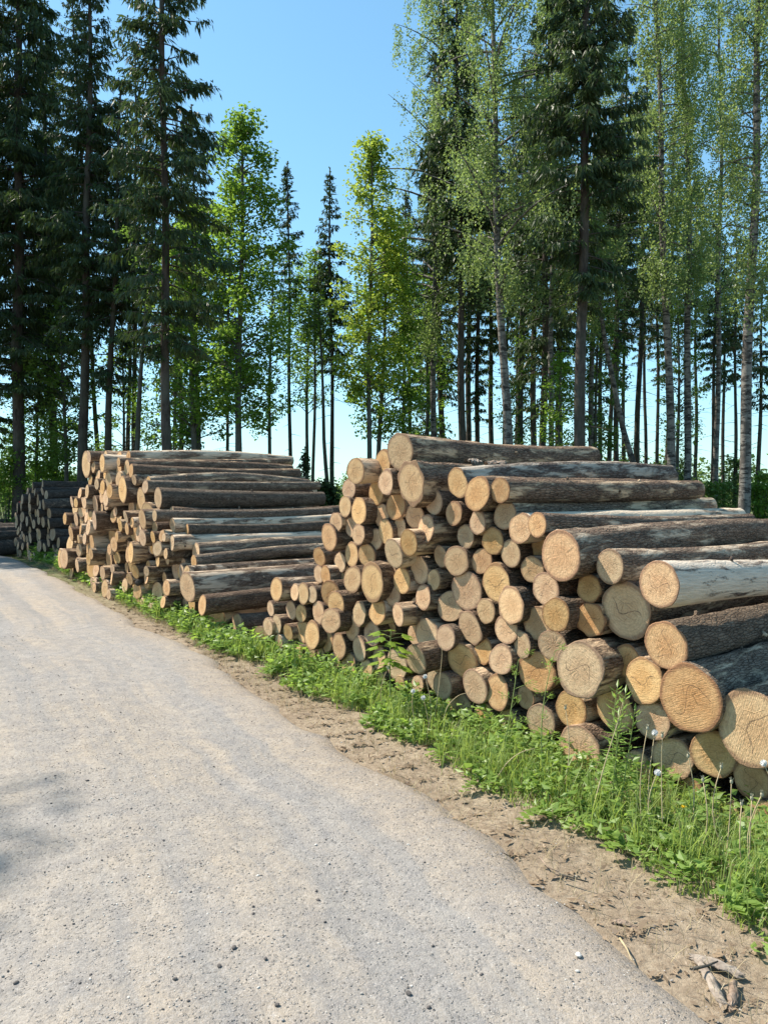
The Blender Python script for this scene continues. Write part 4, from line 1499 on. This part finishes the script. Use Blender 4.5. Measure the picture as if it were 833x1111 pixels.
def floor_growth():
    """grass and low leaves on the forest floor behind the stacks and along the far verge"""
    b = MB()
    n = 26000
    x = rng.uniform(-26, 22, n)
    y = rng.uniform(15, 48, n)
    i = np.argmin(((x[::1, None] - PR[None, ::8, 0]) ** 2 + (y[:, None] - PR[None, ::8, 1]) ** 2), 1) if n < 1 else None
    o_ = np.argsort(PR[:, 1])
    ok = (vnoise(x, y, .35, 21) > .35) & (x > np.interp(y, PR[o_, 1], PR[o_, 0]) + 1.2) & ((y < 27) | (x > -0.42 * y))
    k = ok
    P = np.stack([x[k], y[k]], 1)
    blades(b, P, rng.uniform(.12, .5, len(P)), rng.uniform(.015, .035, len(P)), .8)
    tag(b.build('undergrowth', M['grass']), 'rough grass on the forest floor behind the stacks', 'undergrowth', kind='stuff')


floor_growth()


# ------------------------------------------------------------------ plants one can tell apart
GV = 'tall weeds in front of the near stack'


def stalk(p, q, n=6, bow=.03):
    t = np.linspace(0, 1, n)[:, None]
    d = np.array([rng.normal(0, 1), rng.normal(0, 1), 0]) * bow
    return p + (q - p) * t + d * np.sin(math.pi * t)


def ground_at(px, py):
    return G(px, py)


def willowherb(px, pyb, pyt, label):
    base = ground_at(px, pyb)
    h = at_depth(px, pyt, base[1])[2]
    e = empty('willowherb_plant', base)
    st, lf = MB(), MB()
    for k in range(4):
        top = np.array([rng.normal(0, .06), rng.normal(0, .06), h * rng.uniform(.72, 1.0)])
        ln = stalk(np.array([rng.normal(0, .02), rng.normal(0, .02), 0]), top, 8, .015)
        st.tube(ln, np.linspace(.005, .002, 8), 5)
        n = 46
        s_ = np.linspace(.2, 1, n)
        pos = np.stack([np.interp(s_, np.linspace(0, 1, 8), ln[:, c]) for c in range(3)], 1)
        a = np.arange(n) * 2.4
        ax = unit(np.stack([np.cos(a), np.sin(a), .15 + .9 * s_ ** 3 - .2], 1))
        sd = unit(np.cross(ax, [0, 0, 1.0]))
        lf.leaves(pos, ax, sd, .10 * (1 - .45 * s_) + .012, .017, fold=.05)
    st.build('stem', M['stem'], e)
    lf.build('leaves', M['weed'], e)
    tag(e, label, 'plant', GV)


willowherb(668, 882, 742, 'bushy willowherb plant with narrow whorled leaves before the near stack')


def parsley(px, pyb, tx, ty, label):
    base = ground_at(px, pyb)
    top = at_depth(tx, ty, base[1]) - base
    e = empty('cow_parsley', base)
    st, lf = MB(), MB()
    ln = stalk(np.zeros(3), top, 9, .03)
    st.tube(ln, np.linspace(.006, .002, 9), 5)
    for k in range(9):
        s_ = .25 + .75 * k / 8
        p = np.array([np.interp(s_, np.linspace(0, 1, 9), ln[:, c]) for c in range(3)])
        a = k * 2.3 + rng.uniform(0, 1)
        L = rng.uniform(.07, .15) * (1.2 - .5 * s_)
        d = np.array([math.cos(a), math.sin(a), .55])
        br = twig_line(p, d, L, .1, 5)
        st.tube(br, np.linspace(.0025, .001, 5), 4)
        for q in range(3, 5):
            n = 12
            aa = rng.uniform(0, 6.28, n)
            ax = unit(np.stack([np.cos(aa), np.sin(aa), rng.uniform(-.5, .3, n)], 1) + d * .6)
            lf.leaves(br[q] + rng.normal(0, .012, (n, 3)), ax, unit(np.cross(ax, [0, 0, 1.0])), rng.uniform(.02, .042, n), .009)
    st.build('stem', M['stem'], e)
    lf.build('leaves', M['weed'], e)
    tag(e, label, 'plant', GV)


parsley(544, 822, 562, 716, 'left one of two tall thin cow parsley stems before the near stack')
parsley(588, 838, 602, 706, 'right one of two tall thin cow parsley stems before the near stack')


def sapling(px, pyb, pyt, label, wid, nl_=26, mat='sapling', size=.12, name='maple_sapling'):
    base = ground_at(px, pyb)
    h = at_depth(px, pyt, base[1])[2]
    e = empty(name, base)
    st, lf = MB(), MB()
    ln = stalk(np.zeros(3), np.array([.0, .0, h]), 6, .02)
    st.tube(ln, np.linspace(.008, .003, 6), 5)
    for k in range(nl_):
        s_ = .55 + .45 * k / nl_
        p = np.array([np.interp(s_, np.linspace(0, 1, 6), ln[:, c]) for c in range(3)])
        a = k * 1.9
        d = np.array([math.cos(a), math.sin(a), .2])
        L = rng.uniform(.4, 1.0) * wid
        br = twig_line(p, d, L, .1, 4)
        st.tube(br, np.linspace(.002, .001, 4), 4)
        # five-lobed leaf
        for da, f in ((-1.15, .55), (-.55, .85), (0, 1.0), (.55, .85), (1.15, .55)):
            ang = a + da
            ax = unit(np.array([[math.cos(ang), math.sin(ang), -.35]]))
            sd = unit(np.cross(ax, [0, 0, 1.0]))
            lf.leaves(br[-1][None], ax, sd, size * f, size * f * .5, fold=.05)
    st.build('stem', M['stem'], e)
    lf.build('leaves', M[mat], e)
    tag(e, label, 'plant', GV)


sapling(424, 778, 683, 'little maple sapling with yellow green leaves before the near stack', .13)
sapling(318, 735, 694, 'small green seedling before the left tip of the near stack', .10, 12, 'weed', .08, 'seedling')
sapling(128, 640, 622, 'small leafy seedling at the foot of the brown stack', .14, 12, 'weed', .12, 'seedling')


def ball(b, c, r, n=2, squash=1.0):
    th = np.linspace(0, math.pi, 6)
    pts = c + np.stack([np.zeros(6), np.zeros(6), -np.cos(th) * r * squash], 1)
    b.tube(pts, np.maximum(np.sin(th) * r, 1e-4), 8, caps=False)


def dandelion(kind, px, py, drop_px, label):
    """head at a picture point, on a hollow stem that bows down to the ground"""
    yb = py + drop_px
    bx = px - rng.uniform(-8, 10)
    base = ground_at(bx, yb)
    head = at_depth(px, py, base[1]) - base
    nm = {'clock': 'dandelion_clock', 'spent': 'spent_dandelion', 'flower': 'dandelion_flower'}[kind]
    e = empty(nm, base)
    st = MB()
    st.tube(stalk(np.zeros(3), head, 7, .03), np.linspace(.0035, .0025, 7), 5)
    st.build('stem', M['drystem' if kind != 'flower' else 'stem'], e, smooth=True)
    hd = MB()
    r = {'clock': .02, 'spent': .011, 'flower': .018}[kind]
    if kind == 'clock':
        n = 160
        d = rand_dirs(n)
        hd.leaves(np.repeat(head[None], n, 0) + d * r * .3, d, unit(np.cross(d, rand_dirs(n))), r * .75, r * .28)
        ball(hd, head, r * .55)
    elif kind == 'spent':
        ball(hd, head, r * .8, squash=1.5)
        n = 14
        d = unit(rand_dirs(n) * [.5, .5, .3] + [0, 0, 1])
        hd.leaves(np.repeat(head[None], n, 0), d, unit(np.cross(d, rand_dirs(n))), r * 2.4, r * .5)
    else:
        n = 46
        a = rng.uniform(0, 6.28, n)
        d = unit(np.stack([np.cos(a), np.sin(a), rng.uniform(.1, 1.2, n)], 1))
        hd.leaves(np.repeat(head[None], n, 0), d, unit(np.cross(d, rand_dirs(n))), r, r * .3)
    hd.build('head', M[{'clock': 'fluff', 'spent': 'bud', 'flower': 'yellow'}[kind]], e)
    tag(e, label, 'flower', {'clock': 'white dandelion seed heads in the verge', 'spent': 'spent dandelion stalks in the verge', 'flower': None}[kind])


for kind, px, py, dr, lab in [
    ('clock', 461, 734, 55, 'white dandelion clock highest of the three left of the dry stalks'),
    ('clock', 448, 750, 48, 'white dandelion clock lower left of the three by the dry stalks'),
    ('clock', 459, 757, 40, 'white dandelion clock lowest of the three by the dry stalks'),
    ('clock', 421, 724, 48, 'tiny white dandelion clock just below the maple sapling'),
    ('clock', 710, 795, 100, 'white dandelion clock standing high right of the willowherb'),
    ('clock', 713, 838, 66, 'white dandelion clock standing low right of the willowherb'),
    ('clock', 828, 828, 90, 'white dandelion clock near the thick log at the right edge'),
    ('flower', 741, 876, 36, 'single yellow dandelion flower open in the weeds'),
    ('spent', 782, 832, 95, 'tall spent dandelion with a ragged closed head below the thick grey log'),
    ('spent', 762, 846, 80, 'spent dandelion left of the tall ragged headed one'),
    ('spent', 793, 848, 85, 'spent dandelion right of the tall ragged headed one'),
    ('spent', 815, 866, 85, 'spent dandelion drooping near the right edge of the verge'),
    ('spent', 826, 862, 95, 'spent dandelion furthest right in the verge'),
    ('spent', 804, 872, 70, 'short spent dandelion among the right edge group'),
    ('spent', 746, 820, 85, 'bare spent dandelion stalk beside the yellow flower'),
    ('spent', 702, 790, 110, 'tall spent stalk beside the highest dandelion clock on the right'),
    ('spent', 613, 768, 92, 'straight spent stalk before the weed covered bottom log'),
    ('spent', 718, 798, 105, 'bowed spent stalk crossing behind the right dandelion clocks')]:
    dandelion(kind, px, py, dr, lab)


def dry_stalks():
    for lab, pts in [('dry bent stalk arching beside the pale jutting log end', [(470, 790), (476, 745), (480, 708), (478, 700)]),
                     ('dry bent stalk falling to the right below the pale jutting log end', [(478, 795), (484, 766), (497, 754), (506, 752)]),
                     ('long dry stalk leaning before the bottom log by the willowherb', [(640, 890), (655, 830), (668, 790), (676, 760)]),
                     ('long dry grass stem arched over the weeds below the cow parsley', [(535, 850), (550, 826), (566, 815), (580, 812)])]:
        base = ground_at(*pts[0])
        P = np.array([at_depth(px, py, base[1]) for px, py in pts]) - base
        P[0] = 0
        t = np.linspace(0, 1, 14)
        Q = np.stack([np.interp(t, np.linspace(0, 1, 4), P[:, c]) for c in range(3)], 1)
        for _ in range(3):
            Q[1:-1] = (Q[:-2] + 2 * Q[1:-1] + Q[2:]) / 4
        e = MB()
        e.tube(Q, np.linspace(.004, .0018, 14), 5)
        o = e.build('dry_stalk', M['drystem'], smooth=True)
        o.location = tuple(base)
        tag(o, lab, 'stalk', 'dry stalks in the verge')


dry_stalks()


# ------------------------------------------------------------------ stones, bark and sticks
def stone_mesh(r, flat=.6):
    n, m = 7, 9
    th = np.linspace(0.001, math.pi - .001, n)
    ph = np.linspace(0, 2 * math.pi, m, endpoint=False)
    V = np.stack([np.sin(th)[:, None] * np.cos(ph), np.sin(th)[:, None] * np.sin(ph), np.cos(th)[:, None] * np.ones(m)], -1)
    k = rand_dirs(5)
    s = np.ones(V.shape[:2])
    for d in k:
        s -= .22 * np.clip(V @ d - .45, 0, 1) * 1.4
    V = V * s[..., None] * r * np.array([1.2, .9, flat])
    i = np.arange(n - 1)[:, None] * m
    j = np.arange(m)[None, :]
    q = np.stack([i + j, i + m + j, i + m + (j + 1) % m, i + (j + 1) % m], -1).reshape(-1, 4)
    return V.reshape(-1, 3), q


def road_z(p):
    d = np.linalg.norm(ER - p[:2], axis=1)
    k = int(np.argmin(d))
    wd = float(np.dot(np.asarray(p[:2]) - ER[k], nl[k]))
    if wd < 0:
        return -0.03
    return float(road_height(np.array([wd]), None, np.array([p[0]]), np.array([p[1]]))[0])


def stones():
    GS = 'loose stones on the gravel road'
    for px, py, r, mt, lab in [
        (627, 1045, .017, 'stone_pale', 'pale angular stone lying on the gravel near the bark pieces'),
        (443, 1083, .013, 'stone_dark', 'dark stone at the bottom middle of the road, left one of two'),
        (465, 1097, .010, 'stone_dark', 'dark stone at the bottom middle of the road, right one of two'),
        (18, 1072, .011, 'stone_dark', 'dark stone at the lower left edge of the road'),
        (254, 1038, .012, 'stone_dark', 'dark stone, right one of a close pair low on the road'),
        (238, 1058, .011, 'stone_dark', 'dark stone, left one of a close pair low on the road'),
        (301, 1100, .011, 'stone_dark', 'dark stone at the very bottom of the road left of the middle'),
        (345, 980, .010, 'stone_dark', 'dark stone alone right of the road centre'),
        (288, 1049, .009, 'stone_dark', 'little dark stone right of the close pair'),
        (190, 1073, .010, 'stone_dark', 'little dark stone left of the close pair'),
        (275, 998, .009, 'stone_dark', 'little dark stone above the close pair'),
        (522, 1064, .009, 'stone_dark', 'dark stone beside the road edge below the dry twigs'),
        (626, 1062, .009, 'stone_pale', 'grey chip just below the pale angular stone'),
        (95, 853, .012, 'stone_dark', 'dark stone in the upper left of the road'),
        (280, 955, .010, 'stone_pale', 'pale flake in the middle of the road')]:
        p = G(px, py)
        b = MB()
        b.add(*stone_mesh(r))
        o = b.build('stone', M[mt], smooth=False)
        z = road_z(p)
        o.location = (p[0], p[1], z + r * .35)
        o.rotation_euler = (0, 0, rng.uniform(0, 6.28))
        tag(o, lab, 'stone', GS)
    # uncountable small gravel
    b = MB()
    for mt, cnt in ((0, 2600), (1, 1500), (2, 900)):
        pass
    n = 7500
    y = 1.6 + 10 * rng.random(n) ** 1.7
    k = np.array([int(np.argmin(np.abs(ER[:180, 1] - yy))) for yy in y])
    wd = rng.uniform(-.45, 3.8, n)
    wd = np.where(rng.random(n) < .35, rng.normal(1.9, .22, n), wd)
    P = edge_point(k, wd) + rng.normal(0, .03, (n, 2))
    protos = [stone_mesh(1.0, rng.uniform(.5, .8)) for _ in range(10)]
    z = np.where(wd > .05, road_height(wd, None, P[:, 0], P[:, 1]), -.03 + .05 * (vnoise(P[:, 0], P[:, 1], .9) - .5) + .03 * (vnoise(P[:, 0], P[:, 1], 3.1, 3) - .5))
    for i in range(n):
        r = rng.choice([rng.uniform(.0018, .004), rng.uniform(.004, .0075)], p=[.86, .14])
        V, q = protos[i % 10]
        a = rng.uniform(0, 6.28)
        c, s_ = math.cos(a) * r, math.sin(a) * r
        V2 = np.stack([V[:, 0] * c - V[:, 1] * s_, V[:, 0] * s_ + V[:, 1] * c, V[:, 2] * r], 1) + [P[i, 0], P[i, 1], z[i] + r * .3]
        b.add(V2, q, mat=int(rng.choice([0, 1, 2], p=[.35, .35, .3])))
    M['gravel_mid'] = simple_mat('grey_gravel', (0.2, 0.19, 0.18), (0.36, 0.33, 0.3), 60)
    tag(b.build('gravel', [M['stone_dark'], M['gravel_mid'], M['stone_pale']]), 'small loose grit scattered over the gravel road', 'gravel', kind='stuff')


stones()


def slab(pts_px, wid, mt, name, label, cat, z=0.0, curl=.02):
    """curled strip of bark with ragged edges, following a line on the ground"""
    P = np.array([G(px, py) for px, py in pts_px])
    n = 14
    t = np.linspace(0, 1, n)
    tt = np.linspace(0, 1, len(P))
    C = np.stack([np.interp(t, tt, P[:, c]) for c in range(3)], 1)
    c = C.mean(0)
    C = C - c
    d = unit(np.gradient(C, axis=0))
    sd = np.stack([-d[:, 1], d[:, 0], np.zeros(n)], 1)
    m = 7
    u = np.linspace(-1, 1, m)
    V = np.zeros((n, m, 3))
    for i in range(n):
        w0 = wid * (1 - .35 * abs(2 * t[i] - 1) ** 3) * rng.uniform(.82, 1.12)
        off = rng.normal(0, wid * .07)
        for k in range(m):
            V[i, k] = C[i] + sd[i] * (u[k] * w0 / 2 + off)
            V[i, k, 2] += curl * (1 - u[k] ** 2) * (1 + .3 * math.sin(5 * t[i])) + rng.normal(0, .0016) + .012 * math.sin(3 * t[i])
    V[0, :, :2] += rng.normal(0, wid * .12, (m, 2))
    V[-1, :, :2] += rng.normal(0, wid * .12, (m, 2))
    V2 = V - [0, 0, .005]
    b = MB()
    i = np.arange(n - 1)[:, None] * m
    j = np.arange(m - 1)[None, :]
    q = np.stack([i + j, i + j + 1, i + m + j + 1, i + m + j], -1).reshape(-1, 4)
    b.add(np.vstack([V.reshape(-1, 3), V2.reshape(-1, 3)]), np.vstack([q, q[:, ::-1] + n * m]))
    rim = [k for k in range(m)] + [r * m + m - 1 for r in range(1, n)] + [(n - 1) * m + k for k in range(m - 2, -1, -1)] + [r * m for r in range(n - 2, 0, -1)]
    b.q.append(np.array([(rim[k], rim[k] + n * m, rim[(k + 1) % len(rim)] + n * m, rim[(k + 1) % len(rim)]) for k in range(len(rim))]))
    b.mi.append(np.zeros(len(rim)))
    o = b.build(name, M[mt])
    o.location = (c[0], c[1], z)
    tag(o, label, cat, 'bark pieces lying at the road edge')


slab([(748, 1033), (768, 1040), (790, 1048), (806, 1055)], .055, 'barkslab_grey', 'bark_piece', 'broad pale bark piece lying furthest from the road', 'bark', -.02, .012)
slab([(757, 1040), (766, 1056), (778, 1078), (785, 1088)], .042, 'barkslab_grey', 'bark_piece', 'long split bark piece pointing down to the road', 'bark', -.012, .014)
slab([(796, 1060), (795, 1076), (791, 1092)], .035, 'barkslab', 'bark_piece', 'short bark piece right of the long split one', 'bark', -.02, .012)
slab([(664, 994), (676, 996), (690, 1001)], .03, 'barkslab', 'bark_piece', 'little brown bark flake among the litter', 'bark', -.03, .008)
slab([(160, 705), (168, 704), (176, 705)], .06, 'barkslab', 'bark_piece', 'bark flake at the road edge before the brown stack', 'bark', -.02, .02)


def stick(pts_px, r, mt, label, z=.0, group='sticks lying at the road edge'):
    P = np.array([G(px, py) for px, py in pts_px]) + [0, 0, z]
    c = P[0].copy()
    b = MB()
    b.tube(P - c, np.linspace(r, r * .5, len(P)), 6, lump=.08)
    o = b.build('stick', M[mt], smooth=True)
    o.location = tuple(c)
    tag(o, label, 'stick', group)


stick([(672, 1018), (680, 1030), (685, 1042)], .005, 'drystem', 'pale straw stick lying across the gravel edge')
stick([(752, 1060), (766, 1057), (778, 1052)], .007, 'trunk', 'dark stick lying over the long split bark piece', .035)
stick([(606, 948), (620, 952), (638, 957)], .006, 'trunk', 'dark twig on the bare earth below the weeds')
stick([(585, 930), (594, 941), (606, 946)], .005, 'barkslab', 'brown twig pointing to the dark twig on the bare earth')


def crest_debris():
    for px, py, wpx, lab in [(492, 501, 22, 'grey curled bark slab wedged under the topmost crest log'),
                             (512, 503, 18, 'dark bark slab right of the grey curled one on the crest'),
                             (537, 505, 22, 'brown bark slab furthest right under the topmost crest log')]:
        c = on_plane(px, py, pA - n1 * .55, n1)
        L = wpx / F * c[1]
        b = MB()
        m = 9
        th = np.linspace(-1.2, 1.2, 7)
        xs = np.linspace(-L / 2, L / 2, m)
        rr = .07
        V = []
        for x in xs:
            e = rng.uniform(.8, 1.15)
            V.append(np.stack([np.full(7, x), np.sin(th) * rr * e, np.cos(th) * rr * .6 + rng.normal(0, .006, 7)], 1))
        V = np.array(V)
        V2 = V.copy()
        V2[..., 2] -= .012
        i = np.arange(m - 1)[:, None] * 7
        j = np.arange(6)[None, :]
        q = np.stack([i + j, i + j + 1, i + 7 + j + 1, i + 7 + j], -1).reshape(-1, 4)
        b.add(V.reshape(-1, 3), q)
        b.add(V2.reshape(-1, 3), q[:, ::-1])
        o = b.build('bark_slab', M['barkslab_grey' if 'grey' in lab else 'barkslab'])
        o.location = tuple(c)
        o.rotation_euler = (0, 0, YAW1 + rng.normal(0, .15))
        tag(o, lab, 'bark', 'loose bark on the near stack')


crest_debris()


def stake():
    base = G(33, 598)
    base[1] -= .5
    e = empty('marker_stake', base)
    h = at_depth(30, 544, base[1])[2]
    b = MB()
    b.tube(stalk(np.zeros(3), np.array([-.06, 0, h - .16]), 6, .03), np.linspace(.03, .022, 6), 7, lump=.04)
    b.build('pole', M['trunk_grey'], e, smooth=True)
    b = MB()
    b.tube(np.array([[-.06, 0, h - .16], [-.062, 0, h - .02], [-.062, 0, h]]), np.array([.026, .025, .012]), 7)
    b.build('tip', M['red'], e, smooth=True)
    tag(e, 'thin stake with a red tip leaning on the small dark stack', 'stake')


stake()


def leaning_branch():
    p0 = G(149, 662)
    c0 = at_depth(149, 633, 12.6)
    c1 = at_depth(180, 622, 13.2)
    b = MB()
    t = np.linspace(0, 1, 8)[:, None]
    pts = (c1 - c0) * t + np.array([0, 0, .05]) * np.sin(math.pi * t)
    b.tube(pts, np.linspace(.05, .075, 8), 10, lump=.04)
    o = b.build('branch', M['bark_dark'], smooth=True)
    o.location = tuple(c0)
    tag(o, 'short crooked branch poking out low from the brown stack', 'branch')


leaning_branch()
